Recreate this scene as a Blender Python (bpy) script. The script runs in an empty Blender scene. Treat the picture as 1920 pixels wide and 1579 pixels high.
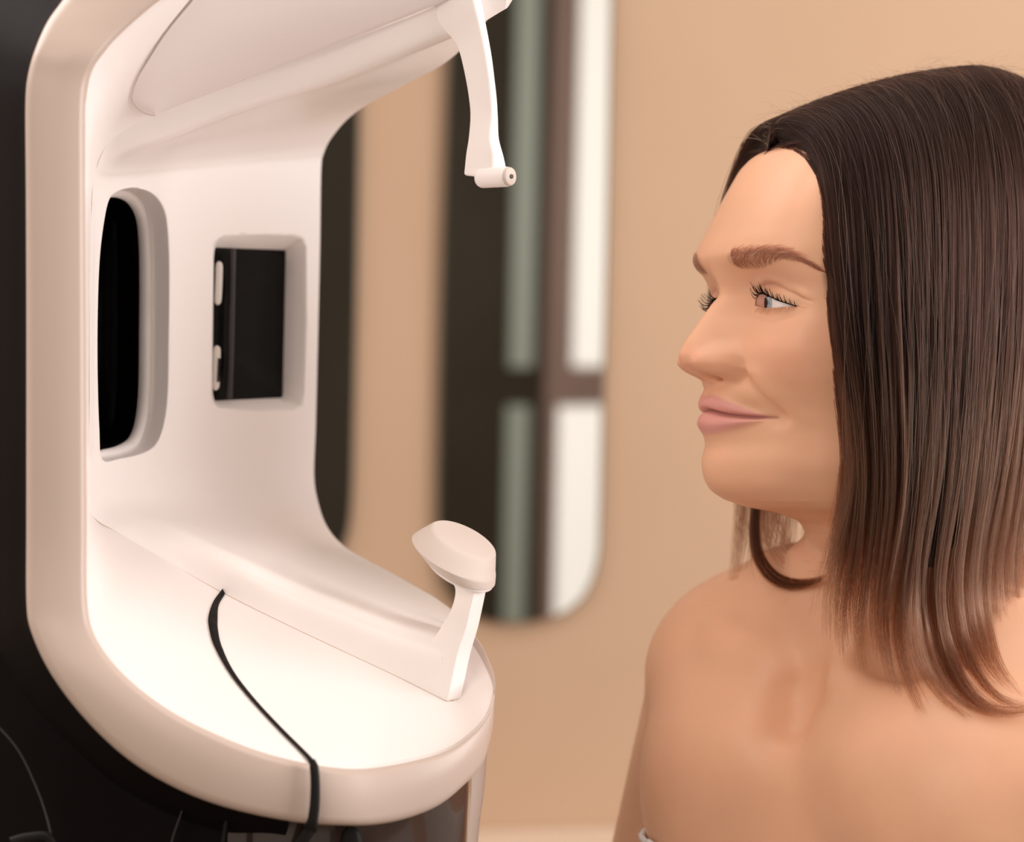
import bpy, bmesh, math
import numpy as np
from mathutils import Vector, Matrix

SC = bpy.context.scene
COL = SC.collection
rng = np.random.default_rng(7)

# ------------------------------------------------------------------ camera
W, H = 1920.0, 1579.0
FPX = 4370.0
CAM = np.array([0.0, 0.0, 1.65])
PITCH, ROLL = math.radians(6.5), math.radians(1.2)
_w = np.array([0, math.cos(PITCH), -math.sin(PITCH)])
_u0 = np.array([0, math.sin(PITCH), math.cos(PITCH)])
_r0 = np.array([1.0, 0, 0])
CR = math.cos(ROLL) * _r0 + math.sin(ROLL) * _u0
CU = math.cos(ROLL) * _u0 - math.sin(ROLL) * _r0
CW = _w
cd = bpy.data.cameras.new('camera')
cam = bpy.data.objects.new('camera', cd)
COL.objects.link(cam)
cam.matrix_world = Matrix(((CR[0], CU[0], -CW[0], CAM[0]), (CR[1], CU[1], -CW[1], CAM[1]),
                           (CR[2], CU[2], -CW[2], CAM[2]), (0, 0, 0, 1)))
cd.sensor_width = 36.0
cd.lens = 36.0 * FPX / W
cd.clip_start = 0.05
cd.dof.use_dof = True
cd.dof.focus_distance = 1.15
cd.dof.aperture_fstop = 6.0
SC.camera = cam

# ------------------------------------------------------------------ colour management, world, lights
SC.view_settings.view_transform = 'Standard'
SC.view_settings.look = 'None'
SC.view_settings.gamma = 1.0
SC.view_settings.use_curve_mapping = False
SC.view_settings.exposure = -0.15

world = bpy.data.worlds.new('world')
SC.world = world
world.use_nodes = True
world.node_tree.nodes['Background'].inputs[0].default_value = (1.0, 0.82, 0.69, 1)
world.node_tree.nodes['Background'].inputs[1].default_value = 0.62


def area(name, loc, target, sx, sy, power, color):
    ld = bpy.data.lights.new(name, 'AREA')
    ld.shape = 'RECTANGLE'
    ld.size, ld.size_y = sx, sy
    ld.energy = power
    ld.color = color
    o = bpy.data.objects.new(name, ld)
    COL.objects.link(o)
    o.location = loc
    o.rotation_euler = (Vector(target) - Vector(loc)).to_track_quat('-Z', 'Y').to_euler()
    return o


area('ceiling_or_fill_light', (-0.1, 1.0, 2.85), (0.05, 1.2, 1.4), 1.3, 1.0, 10.5, (1.0, 0.93, 0.90))
area('right_fill_light', (2.3, 0.75, 2.0), (-0.25, 1.25, 1.5), 1.6, 1.6, 72, (1.0, 0.945, 0.935))  # unseen light added at the right to brighten the analyser's inside
area('ceiling_or_fill_light', (-0.9, -0.6, 2.6), (0.2, 1.2, 1.5), 1.2, 1.0, 15, (1.0, 0.88, 0.78))  # added frontal fill from behind the camera
area('ceiling_or_fill_light', (-1.1, 1.5, 2.4), (0.25, 1.15, 1.5), 1.0, 0.8, 17, (1.0, 0.91, 0.89))  # added from the left to brighten the front of the face
wl = area('ceiling_or_fill_light', (1.6, 2.35, 2.9), (1.2, 3.3, 1.6), 1.6, 0.5, 9.5, (1.0, 0.93, 0.86))  # added to brighten the back wall, more to the right
wl.data.spread = math.radians(100)


def at(px, py, d):
    px = np.asarray(px, float); py = np.asarray(py, float); d = np.asarray(d, float)
    x = (px - W / 2) / FPX * d
    y = (H / 2 - py) / FPX * d
    return CAM + x[..., None] * CR + y[..., None] * CU + d[..., None] * CW


def project(P):
    Q = np.asarray(P) - CAM
    d = Q @ CW
    return (Q @ CR) / d * FPX + W / 2, H / 2 - (Q @ CU) / d * FPX, d


# ------------------------------------------------------------------ materials
def mat(name, color, rough=0.5, spec=0.5, metal=0.0, sss=0.0, sss_rad=(1, .35, .2), coat=0.0, emit=None, estr=0.0):
    m = bpy.data.materials.new(name)
    m.use_nodes = True
    b = m.node_tree.nodes['Principled BSDF']
    b.inputs['Base Color'].default_value = (*color, 1)
    b.inputs['Roughness'].default_value = rough
    b.inputs['Specular IOR Level'].default_value = spec
    b.inputs['Metallic'].default_value = metal
    b.inputs['Coat Weight'].default_value = coat
    if sss:
        b.inputs['Subsurface Weight'].default_value = sss
        b.inputs['Subsurface Radius'].default_value = sss_rad
        b.inputs['Subsurface Scale'].default_value = 0.006
    if emit:
        b.inputs['Emission Color'].default_value = (*emit, 1)
        b.inputs['Emission Strength'].default_value = estr
    return m


def noise_mix(m, c2, scale, amount, bump=0.0, detail=4, lo=0.4, hi=0.65):
    nt = m.node_tree
    b = nt.nodes['Principled BSDF']
    tc = nt.nodes.new('ShaderNodeTexCoord')
    n = nt.nodes.new('ShaderNodeTexNoise')
    n.inputs['Scale'].default_value = scale
    n.inputs['Detail'].default_value = detail
    nt.links.new(tc.outputs['Object'], n.inputs['Vector'])
    mr = nt.nodes.new('ShaderNodeMapRange')
    mr.inputs[1].default_value = lo; mr.inputs[2].default_value = hi
    mr.inputs[4].default_value = amount
    nt.links.new(n.outputs['Fac'], mr.inputs[0])
    mx = nt.nodes.new('ShaderNodeMix'); mx.data_type = 'RGBA'
    mx.inputs[6].default_value = b.inputs['Base Color'].default_value
    mx.inputs[7].default_value = (*c2, 1)
    nt.links.new(mr.outputs[0], mx.inputs[0])
    nt.links.new(mx.outputs[2], b.inputs['Base Color'])
    if bump:
        bp = nt.nodes.new('ShaderNodeBump')
        bp.inputs['Strength'].default_value = bump
        bp.inputs['Distance'].default_value = 0.002
        nt.links.new(n.outputs['Fac'], bp.inputs['Height'])
        nt.links.new(bp.outputs[0], b.inputs['Normal'])
    return m


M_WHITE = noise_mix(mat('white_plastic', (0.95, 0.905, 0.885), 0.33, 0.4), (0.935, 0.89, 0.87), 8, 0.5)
M_RIM_SHADED = noise_mix(mat('shaded_rim_plastic', (0.55, 0.445, 0.385), 0.36, 0.4), (0.535, 0.43, 0.37), 8, 0.5)  # shell plastic with the dimmer light on its camera-facing side put into the colour
M_TRAY = noise_mix(mat('satin_white_plastic', (0.87, 0.805, 0.775), 0.28, 0.45), (0.85, 0.785, 0.755), 8, 0.5)
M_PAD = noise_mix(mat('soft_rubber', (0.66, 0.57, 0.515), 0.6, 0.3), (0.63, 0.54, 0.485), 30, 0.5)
M_PANEL = noise_mix(mat('frosted_panel', (0.84, 0.78, 0.765), 0.35, 0.4), (0.82, 0.76, 0.745), 6, 0.5)
M_BLACK = noise_mix(mat('black_plastic', (0.006, 0.0045, 0.0045), 0.6, 0.03), (0.009, 0.007, 0.007), 5, 0.6)
M_GLOSS = noise_mix(mat('gloss_black', (0.003, 0.003, 0.003), 0.3, 0.06), (0.006, 0.005, 0.005), 5, 0.6)
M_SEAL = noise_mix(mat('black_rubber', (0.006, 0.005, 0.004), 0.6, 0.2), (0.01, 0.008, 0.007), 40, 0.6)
M_BROWN = noise_mix(mat('smoked_gloss', (0.035, 0.022, 0.018), 0.15, 0.5, coat=0.4), (0.05, 0.032, 0.026), 6, 0.6)
M_CHROME = noise_mix(mat('brushed_nickel', (0.74, 0.70, 0.65), 0.4, 0.5, 0.15), (0.7, 0.64, 0.58), 60, 0.5)
M_WALL = noise_mix(mat('tan_plaster', (0.52, 0.36, 0.245), 0.85, 0.2), (0.49, 0.335, 0.222), 2.2, 0.7, 0.15)
M_FLOOR = noise_mix(mat('floor_vinyl', (0.35, 0.27, 0.21), 0.5, 0.4), (0.30, 0.23, 0.18), 6, 0.6)
M_MIRROR = noise_mix(mat('mirror_glass', (0.86, 0.88, 0.85), 0.02, 0.5, 1.0), (0.85, 0.87, 0.84), 3, 0.3)
M_EDGE = noise_mix(mat('mirror_edge', (0.05, 0.06, 0.045), 0.3, 0.4), (0.06, 0.07, 0.055), 20, 0.5)
M_DARK = noise_mix(mat('dark_olive_panel', (0.022, 0.018, 0.011), 0.6, 0.12), (0.028, 0.023, 0.014), 4, 0.6)
M_REAR = noise_mix(mat('dark_rear_panelling', (0.030, 0.024, 0.015), 0.7, 0.2), (0.04, 0.032, 0.022), 3, 0.6)
M_FRAME = noise_mix(mat('window_frame_paint', (0.24, 0.165, 0.14), 0.6, 0.3), (0.22, 0.15, 0.13), 10, 0.5)
M_PANE = mat('bright_window_pane', (0.8, 0.8, 0.78), 0.5, 0.3, emit=(1.0, 0.95, 0.90), estr=0.58)
M_PANE2 = mat('frosted_window_pane', (0.25, 0.28, 0.24), 0.5, 0.3, emit=(0.72, 0.76, 0.64), estr=0.10)
M_LEDGE = noise_mix(mat('pale_ledge', (0.72, 0.58, 0.46), 0.5, 0.3), (0.68, 0.55, 0.43), 8, 0.5)
M_CLOTH = noise_mix(mat('white_cotton', (0.85, 0.82, 0.79), 0.9, 0.2), (0.80, 0.77, 0.74), 300, 0.6, 0.3)


# ------------------------------------------------------------------ mesh helpers
def link_mesh(name, verts, faces, m, parent=None, smooth=True, mats=None, sharp=None):
    me = bpy.data.meshes.new(name)
    v = np.asarray(verts, float)
    if parent is not None:
        o0 = parent
        off = np.zeros(3)
        while o0 is not None:
            off += np.array(o0.location)
            o0 = o0.parent
        v = v - off
    me.from_pydata(v.tolist(), [], [tuple(int(i) for i in f) for f in faces])
    me.validate()
    bm = bmesh.new(); bm.from_mesh(me)
    bmesh.ops.remove_doubles(bm, verts=bm.verts, dist=1e-6)
    bmesh.ops.recalc_face_normals(bm, faces=bm.faces)
    if sharp:
        for e in bm.edges:
            if len(e.link_faces) == 2 and e.calc_face_angle() > math.radians(sharp): e.smooth = False
    bm.to_mesh(me); bm.free()
    me.materials.append(m)
    for mm in (mats or []):
        me.materials.append(mm)
    if smooth:
        me.polygons.foreach_set('use_smooth', [True] * len(me.polygons))
    o = bpy.data.objects.new(name, me)
    COL.objects.link(o)
    o.parent = parent
    return o


def empty(name, loc, label=None, cat=None, group=None):
    o = bpy.data.objects.new(name, None)
    COL.objects.link(o)
    o.location = loc
    if label:
        o['label'] = label
        o['category'] = cat
    if group:
        o['group'] = group
    return o


def tag(o, label, cat=None, group=None):
    o['label'] = label
    if cat: o['category'] = cat
    if group: o['group'] = group
    return o


def cr_interp(P, t):
    """Catmull-Rom through P (n,k) at parameters t in [0,n-1]"""
    P = np.asarray(P, float)
    n = len(P)
    t = np.clip(t, 0, n - 1 - 1e-9)
    i = np.floor(t).astype(int)
    u = (t - i)
    Pm = np.concatenate([[2 * P[0] - P[1]], P, [2 * P[-1] - P[-2]]])
    p0, p1, p2, p3 = Pm[i], Pm[i + 1], Pm[i + 2], Pm[i + 3]
    sh = (len(t),) + (1,) * (P.ndim - 1)
    u = u.reshape(sh)
    return 0.5 * ((2 * p1) + (-p0 + p2) * u + (2 * p0 - 5 * p1 + 4 * p2 - p3) * u ** 2 + (-p0 + 3 * p1 - 3 * p2 + p3) * u ** 3)


def pchip(x, y, xi):
    x = np.asarray(x, float); y = np.asarray(y, float)
    tr = y.ndim == 1
    if tr: y = y[:, None]
    h = np.diff(x); d = np.diff(y, axis=0) / h[:, None]
    m = np.zeros_like(y)
    m[0] = d[0]; m[-1] = d[-1]
    for i in range(1, len(x) - 1):
        s = d[i - 1] * d[i] > 0
        w1 = 2 * h[i] + h[i - 1]; w2 = h[i] + 2 * h[i - 1]
        with np.errstate(divide='ignore', invalid='ignore'):
            hm = (w1 + w2) / (w1 / d[i - 1] + w2 / d[i])
        m[i] = np.where(s, hm, 0)
    xi = np.clip(np.asarray(xi, float), x[0], x[-1])
    k = np.clip(np.searchsorted(x, xi, side='right') - 1, 0, len(x) - 2)
    t = ((xi - x[k]) / h[k])[:, None]
    hk = h[k][:, None]
    r = (2 * t ** 3 - 3 * t ** 2 + 1) * y[k] + (t ** 3 - 2 * t ** 2 + t) * hk * m[k] + (-2 * t ** 3 + 3 * t ** 2) * y[k + 1] + (t ** 3 - t ** 2) * hk * m[k + 1]
    return r[:, 0] if tr else r


def resample(P, n):
    """resample a pixel/depth polyline (Catmull-Rom) to n points, even in pixel length"""
    P = np.asarray(P, float)
    Q = cr_interp(P, np.linspace(0, len(P) - 1, 40 * len(P)))
    s = np.concatenate([[0], np.cumsum(np.linalg.norm(np.diff(Q[:, :2], axis=0), axis=1))])
    t = np.linspace(0, s[-1], n)
    return np.stack([np.interp(t, s, Q[:, k]) for k in range(Q.shape[1])], 1)


def surf(rows, ns, nr, row_t=None):
    """rows: list of station lists (same count) of (px,py,d) -> grid (nr, ns, 3) in pixel/depth space"""
    A = np.asarray(rows, float)
    A = np.stack([cr_interp(r, np.linspace(0, len(r) - 1, ns)) for r in A])
    t = np.linspace(0, len(rows) - 1, nr) if row_t is None else np.asarray(row_t)
    return cr_interp(A, t)


def grid_faces(nr, ns, close=False, off=0):
    f = []
    for i in range(nr - 1):
        for j in range(ns - 1 if not close else ns):
            j2 = (j + 1) % ns
            f.append((off + i * ns + j, off + i * ns + j2, off + (i + 1) * ns + j2, off + (i + 1) * ns + j))
    return f


def pix_mesh(name, G, m, parent, close=False, smooth=True, extra=None):
    nr, ns = G.shape[:2]
    V = at(G[..., 0], G[..., 1], G[..., 2]).reshape(-1, 3)
    return link_mesh(name, V, grid_faces(nr, ns, close), m, parent, smooth)


def poly_sd(P, poly):
    """signed distance (neg inside) and nearest boundary point of 2-D points to a closed polygon"""
    P = np.asarray(P, float); A = np.asarray(poly, float); B = np.roll(A, -1, axis=0)
    best = np.full(len(P), 1e9); near = np.zeros_like(P); ins = np.zeros(len(P), bool)
    for a, b in zip(A, B):
        e = b - a
        t = np.clip(((P - a) @ e) / max(e @ e, 1e-12), 0, 1)
        q = a + t[:, None] * e
        d = np.linalg.norm(P - q, axis=1)
        k = d < best
        best[k] = d[k]; near[k] = q[k]
        c = (a[1] > P[:, 1]) != (b[1] > P[:, 1])
        if abs(b[1] - a[1]) > 1e-12:
            xint = (b[0] - a[0]) * (P[:, 1] - a[1]) / (b[1] - a[1]) + a[0]
            ins ^= c & (P[:, 0] < xint)
    return np.where(ins, -best, best), near


def smooth_poly(P, n):
    """closed Catmull-Rom polygon, n points"""
    P = np.asarray(P, float)
    k = len(P)
    Q = np.concatenate([P[-2:], P, P[:3]])
    R = cr_interp(Q, np.linspace(2, k + 2, n * 6 + 1)[:-1])
    R2 = np.concatenate([R, R[:1]])
    s = np.concatenate([[0], np.cumsum(np.linalg.norm(np.diff(R2[:, :2], axis=0), axis=1))])
    t = np.linspace(0, s[-1], n + 1)[:-1]
    return np.stack([np.interp(t, s, R2[:, c]) for c in range(P.shape[1])], 1)


def depth_lookup(G, xy):
    """depth of grid G (pixel space) at pixel positions, inverse-distance of 6 nearest"""
    P = G.reshape(-1, 3)
    out = np.zeros(len(xy))
    for i, q in enumerate(np.asarray(xy, float)):
        dd = (P[:, 0] - q[0]) ** 2 + (P[:, 1] - q[1]) ** 2
        k = np.argpartition(dd, 6)[:6]
        w = 1 / (dd[k] + 1e-3)
        out[i] = (P[k, 2] * w).sum() / w.sum()
    return out


def struct(o):
    o['kind'] = 'structure'
    return o


def box(name, lo, hi, m, parent=None, smooth=False, bevel=0.0):
    (x0, y0, z0), (x1, y1, z1) = lo, hi
    v = [(x0, y0, z0), (x1, y0, z0), (x1, y1, z0), (x0, y1, z0), (x0, y0, z1), (x1, y0, z1), (x1, y1, z1), (x0, y1, z1)]
    f = [(0, 1, 2, 3), (4, 5, 6, 7), (0, 1, 5, 4), (1, 2, 6, 5), (2, 3, 7, 6), (3, 0, 4, 7)]
    o = link_mesh(name, v, f, m, parent, smooth)
    if bevel:
        md = o.modifiers.new('bevel', 'BEVEL'); md.width = bevel; md.segments = 3
    return o


# ------------------------------------------------------------------ the room
WALL_D, WALL_YAW = 3.2, math.radians(9.0)
WN = np.array([math.sin(WALL_YAW), -math.cos(WALL_YAW), 0.0])     # out of the wall, into the room
WT = np.array([math.cos(WALL_YAW), math.sin(WALL_YAW), 0.0])      # along the wall
W0 = np.array([0.0, WALL_D, 0.0])
REAR_Y = -1.2


def on_wall(px, py, out=0.0):
    d = at(px, py, 1.0) - CAM
    t = ((W0 + WN * out - CAM) @ WN) / (d @ WN)
    return CAM + d * np.asarray(t)[..., None]


def seen_in_mirror(px, py):
    """point on the rear wall whose reflection in the back-wall mirror shows at this pixel"""
    P = on_wall(px, py, 0.02)
    d = P - CAM
    d = d - 2 * (d @ WN)[..., None] * WN
    t = (REAR_Y - P[..., 1]) / d[..., 1]
    Q = P + d * t[..., None]
    return Q[..., 0], Q[..., 2]


def wall_box(name, u0, u1, v0, v1, z0, z1, m, parent=None, bevel=0.0):
    c = [(u0, v0), (u1, v0), (u1, v1), (u0, v1)]
    v = [W0 + WT * u + WN * o_ + np.array([0, 0, z]) for z in (z0, z1) for u, o_ in c]
    f = [(0, 1, 2, 3), (4, 5, 6, 7), (0, 1, 5, 4), (1, 2, 6, 5), (2, 3, 7, 6), (3, 0, 4, 7)]
    o = link_mesh(name, v, f, m, parent, False)
    if bevel:
        md = o.modifiers.new('bevel', 'BEVEL'); md.width = bevel; md.segments = 3
    return o


struct(wall_box('wall_back', -2.6, 2.6, 0, -0.1, 0, 3.0, M_WALL))
struct(box('floor', (-2.9, REAR_Y - 0.1, -0.1), (2.9, 3.75, 0), M_FLOOR))
struct(box('wall_rear', (0.62, REAR_Y - 0.1, 0), (2.9, REAR_Y, 3.0), M_REAR))


def pane_box(name, x0, x1, z0, z1, y0, y1, m, parent):
    return box(name, (min(x0, x1), y0, max(0.01, min(z0, z1))), (max(x0, x1), y1, max(z0, z1)), m, parent, bevel=0.004)


cx, _z = seen_in_mirror(np.array([953.0, 996, 1018, 1068, 1148]), np.full(5, 700.0))
zt = seen_in_mirror(np.full(4, 1000.0), np.array([-260.0, 688, 760, 1300]))[1]
win = empty('window_1', (float(cx[3]), REAR_Y, 0.0))
struct(win)
y0, y1 = REAR_Y + 0.001, REAR_Y + 0.02
pane_box('frosted_pane', cx[0], cx[1], zt[0], zt[1], y0, y1, M_PANE2, win)
pane_box('frosted_pane', cx[0] - 0.006, cx[1] - 0.01, zt[2], zt[3], y0, y1, M_PANE2, win)
pane_box('bright_pane', cx[3], cx[4] + 0.1, zt[0], zt[1], y0, y1, M_PANE, win)
pane_box('bright_pane', cx[3] - 0.045, cx[4] + 0.1, zt[2], zt[3], y0, y1, M_PANE, win)
pane_box('window_post', cx[2], cx[3] - 0.002, zt[0], zt[1], y0, y1 + 0.01, M_FRAME, win)
pane_box('window_post', cx[2], cx[3] - 0.047, zt[2], zt[3], y0, y1 + 0.01, M_FRAME, win)
pane_box('window_crossbar', cx[2], cx[4] + 0.12, zt[1], zt[2], y0, y1 + 0.01, M_FRAME, win)


def mirror(name, poly_px, label, m=None, cat='mirror', part='mirror_glass'):
    P = smooth_poly(poly_px, 120)
    F = on_wall(P[:, 0], P[:, 1], 0.02)
    n = len(F)
    c = F.mean(0)
    root = empty(name, (float(c[0]), float(c[1]), float(F[:, 2].min())), label, cat)
    Fi = c + (F - c) * np.array([0.975, 0.975, 0.998])
    link_mesh(part, Fi, [tuple(range(n))], m or M_MIRROR, root, False)
    B = F - WN * 0.019
    V = np.concatenate([Fi - WN * 0.0005, F - WN * 0.001, B])
    link_mesh('edge_frame', V, grid_faces(3, n, True) + [tuple(2 * n + k for k in range(n))], M_EDGE, root)
    return root


mirror('wall_mirror', [(850, -260), (1000, -300), (1150, -260), (1150, -100), (1146, 100), (1138, 500), (1130, 800), (1126, 980), (1122, 1050),
                       (1100, 1112), (1060, 1148), (1010, 1163), (960, 1168), (910, 1162), (868, 1140), (838, 1095), (826, 1030), (824, 900), (832, 500), (846, 50)],
       'tall round-ended mirror on the tan wall, reflecting a bright window')
mirror('hanging_panel', [(420, -260), (550, -300), (680, -260), (679, -100), (676, 100), (670, 500), (664, 800), (660, 940), (650, 1010), (620, 1060), (560, 1080),
                       (480, 1070), (420, 1040), (396, 980), (400, 500), (416, 0)],
       'dark olive round-ended panel on the tan wall behind the open white analyser', M_DARK, 'panel', 'panel_face')

# low pale ledge along the back wall
zl = float(on_wall(np.array(1000.0), np.array(1553.0), 0.0)[2])
lp = W0 + WT * 0.15 + WN * 0.09
ledge = empty('wall_ledge', (float(lp[0]), float(lp[1]), 0), 'pale low cabinet ledge along the foot of the tan wall', 'cabinet')
wall_box('cabinet_top', -0.9, 1.2, 0.001, 0.18, zl - 0.03, zl, M_LEDGE, ledge, 0.004)
wall_box('cabinet_body', -0.88, 1.18, 0.001, 0.165, 0.001, zl - 0.031, M_LEDGE, ledge, 0.004)

# ------------------------------------------------------------------ the facial analyser
base = at(np.array(600.0), np.array(1700.0), np.array(1.25))
AN = empty('skin_analyser', (float(base[0]), float(base[1]), 0.0),
           'white and black open C-shaped facial skin analyser standing left of the woman', 'scanner')

# --- curves shared by the shell pieces (pixel x, pixel y, depth)
I_curve = [(470, -110, 1.06), (380, -55, 1.055), (300, 0, 1.05), (233, 57, 1.045), (187, 107, 1.04), (166, 150, 1.04), (160, 205, 1.04), (160, 330, 1.04),
           (161, 560, 1.04), (162, 800, 1.04), (163, 1000, 1.04), (164, 1133, 1.037), (182, 1201, 1.034), (237, 1270, 1.03), (319, 1333, 1.028),
           (410, 1379, 1.028), (490, 1410, 1.03), (564, 1429, 1.034), (640, 1441, 1.04), (702, 1440, 1.048), (783, 1425, 1.058), (844, 1405, 1.068), (884, 1377, 1.078),
           (913, 1345, 1.089), (927, 1304, 1.10), (928, 1270, 1.112), (917, 1239, 1.125), (894, 1195, 1.145), (850, 1145, 1.17)]
O_curve = [(200, -130, 1.06), (160, -62, 1.055), (117, 0, 1.05), (88, 40, 1.045), (66, 90, 1.04), (53, 135, 1.04), (47, 190, 1.04), (48, 330, 1.04),
           (49, 560, 1.04), (49, 800, 1.04), (49, 1000, 1.04), (49, 1133, 1.037), (59, 1188, 1.034), (95, 1265, 1.03), (165, 1356, 1.028),
           (260, 1440, 1.028), (390, 1505, 1.03), (540, 1540, 1.034), (640, 1548, 1.04), (702, 1547, 1.048), (763, 1535, 1.058), (824, 1510, 1.068), (872, 1470, 1.078),
           (905, 1433, 1.089), (921, 1377, 1.10), (925, 1345, 1.112), (915, 1315, 1.125), (890, 1280, 1.145), (848, 1230, 1.17)]
I_curve = np.array(I_curve, float); O_curve = np.array(O_curve, float)


def lerp(a, b, t):
    return a + (b - a) * t


def band_rows(i0, i1):
    I = I_curve[i0:i1]; O = O_curve[i0:i1]
    r = []
    for t, dz in ((0.0, 0.010), (0.012, 0.004), (0.05, 0.0006), (0.12, -0.0006), (0.5, -0.0012), (0.86, -0.0006), (0.95, 0.0006), (0.988, 0.004), (1.0, 0.010)):
        q = lerp(I, O, t).copy(); q[:, 2] += dz
        r.append(q)
    return r


def dense_rows(rows, ns):
    return np.stack([cr_interp(r, np.linspace(0, len(r) - 1, ns)) for r in rows])


SEAM_I = 17.55
ring = dense_rows(band_rows(0, 29), 29 * 24)
for _ in range(60):
    ring[:, 1:-1] = 0.25 * ring[:, :-2] + 0.5 * ring[:, 1:-1] + 0.25 * ring[:, 2:]
ns_all = ring.shape[1]
cut_j = int(SEAM_I / 28 * (ns_all - 1))
pix_mesh('shell_rim', ring[:, :cut_j + 1], M_RIM_SHADED, AN)
pix_mesh('tray_rim', ring[:, cut_j:], M_RIM_SHADED, AN)

# --- black outer body behind the rim
Om = O_curve.copy()
c0 = np.array([560.0, 700.0])


def body_row(off, dd):
    q = Om.copy()
    tng = np.gradient(Om[:, :2], axis=0)
    nrm = np.stack([-tng[:, 1], tng[:, 0]], 1)
    nrm /= np.linalg.norm(nrm, axis=1)[:, None]
    sgn = np.sign(((Om[:, :2] - c0) * nrm).sum(1))[:, None]
    q[:, :2] += nrm * sgn * off
    q[:, 2] += dd
    return q


rows = [body_row(-9, 0.006), body_row(-1, 0.008), body_row(3, 0.012), body_row(8, 0.016), body_row(45, 0.04), body_row(110, 0.09), body_row(170, 0.17), body_row(190, 0.28), body_row(90, 0.42)]
rows = [r[:18] for r in rows]
pix_mesh('outer_shell', surf(rows, 320, 90), M_BLACK, AN)
# lower black column the ring stands on
st = []
for px, py, d in ((-260, 1300, 1.2), (-120, 1250, 1.12), (60, 1230, 1.08), (230, 1330, 1.075), (400, 1430, 1.075), (520, 1480, 1.08)):
    st.append((px, py, d))
st = np.array(st, float)
rows = [st, st + [30, 150, -0.004], st + [60, 420, 0.0], st + [70, 900, 0.0]]
pix_mesh('column_cover', surf(rows, 120, 60), M_BLACK, AN)
L = resample([(-30, 1335, 1.058), (30, 1400, 1.057), (66, 1470, 1.057), (90, 1540, 1.056), (104, 1620, 1.055), (110, 1700, 1.055)], 60)


def ribbon(name, C, wpx, m, parent, thick=0.003):
    t = np.gradient(C[:, :2], axis=0); n = np.stack([-t[:, 1], t[:, 0]], 1); n /= np.linalg.norm(n, axis=1)[:, None]
    wpx = np.broadcast_to(np.asarray(wpx, float), (len(C),))
    prof = [(-1, thick), (-0.9, 0.0004), (-0.5, -0.0003), (0, -0.0005), (0.5, -0.0003), (0.9, 0.0004), (1, thick)]
    G = np.stack([np.concatenate([C[:, :2] + n * (a * wpx[:, None] / 2), (C[:, 2] + b)[:, None]], 1) for a, b in prof])
    return pix_mesh(name, G, m, parent)


M_TRIM = noise_mix(mat('grey_trim', (0.035, 0.030, 0.030), 0.4, 0.4), (0.03, 0.026, 0.026), 20, 0.4)
ribbon('cover_highlight_or_seam', L, 5, M_TRIM, AN)  # grey ribbon stands in for a highlight line on the black cover
ribbon('cover_highlight_or_seam', resample([(352, 1490, 1.062), (338, 1530, 1.061), (322, 1579, 1.06), (312, 1640, 1.06)], 30), 4, M_TRIM, AN)
# dark foot block low left
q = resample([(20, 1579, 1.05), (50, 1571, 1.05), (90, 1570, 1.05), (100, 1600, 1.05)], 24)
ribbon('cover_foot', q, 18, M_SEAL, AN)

# smoked glossy drum under the tray and beige support behind it
st = np.array([(428, 1490, 1.066), (520, 1500, 1.058), (640, 1510, 1.06), (760, 1500, 1.075), (850, 1460, 1.10), (884, 1415, 1.13), (870, 1380, 1.17)], float)
rows = [st, st + [0, 60, 0.004], st + [-4, 130, 0.006], st + [-12, 300, 0.01], st + [-20, 700, 0.02]]
pix_mesh('drum', surf(rows, 160, 60), M_BROWN, AN)
ribbon('drum_seam', resample([(432, 1505, 1.058), (424, 1540, 1.057), (416, 1590, 1.056), (412, 1640, 1.056)], 20), 8, M_SEAL, AN)
C = resample([(585, 1520, 1.05), (583, 1545, 1.05), (572, 1566, 1.049), (556, 1590, 1.049), (540, 1620, 1.049)], 30)
ribbon('drum_seam', C, 26, M_SEAL, AN)
C = resample([(655, 1548, 1.055), (657, 1560, 1.0545), (658, 1580, 1.054), (658, 1640, 1.054)], 24)
ribbon('drum_port', C, np.interp(np.linspace(0, 1, 24), [0, .12, .3, 1], [10, 34, 42, 44]), M_SEAL, AN)
st = np.array([(862, 1440, 1.17), (886, 1428, 1.165), (906, 1420, 1.18), (914, 1400, 1.21)], float)
rows = [st, st + [-6, 80, 0.0], st + [-16, 160, 0.0], st + [-24, 300, 0.0], st + [-40, 700, 0.0]]
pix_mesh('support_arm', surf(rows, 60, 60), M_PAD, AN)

# --- inner arch : back wall, roof arm and chin arm in one sweep
R = [(960, -60, 1.13), (862, -5, 1.135), (620, 90, 1.15), (420, 167, 1.158), (300, 213, 1.162), (240, 240, 1.165), (203, 270, 1.167), (184, 306, 1.168), (174, 350, 1.169),
     (170, 480, 1.17), (168, 640, 1.17), (168, 800, 1.17), (168, 900, 1.169), (174, 966, 1.166), (230, 1003, 1.16), (320, 1056, 1.15), (420, 1112, 1.142), (530, 1167, 1.134),
     (640, 1219, 1.126), (740, 1266, 1.118), (838, 1314, 1.108)]
S = [(985, -40, 1.24), (945, 0, 1.245), (850, 106, 1.28), (760, 158, 1.305), (690, 195, 1.325), (650, 225, 1.337), (622, 258, 1.345), (608, 285, 1.35), (602, 320, 1.352),
     (600, 460, 1.355), (596, 640, 1.355), (592, 800, 1.355), (589, 890, 1.352), (596, 940, 1.348), (612, 985, 1.342), (640, 1020, 1.333), (680, 1046, 1.318), (730, 1072, 1.30),
     (780, 1100, 1.28), (815, 1120, 1.265), (846, 1142, 1.25)]
R = np.array(R, float); S = np.array(S, float)
M1 = np.zeros_like(R); M2 = np.zeros_like(R); M3 = np.zeros_like(R)
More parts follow.
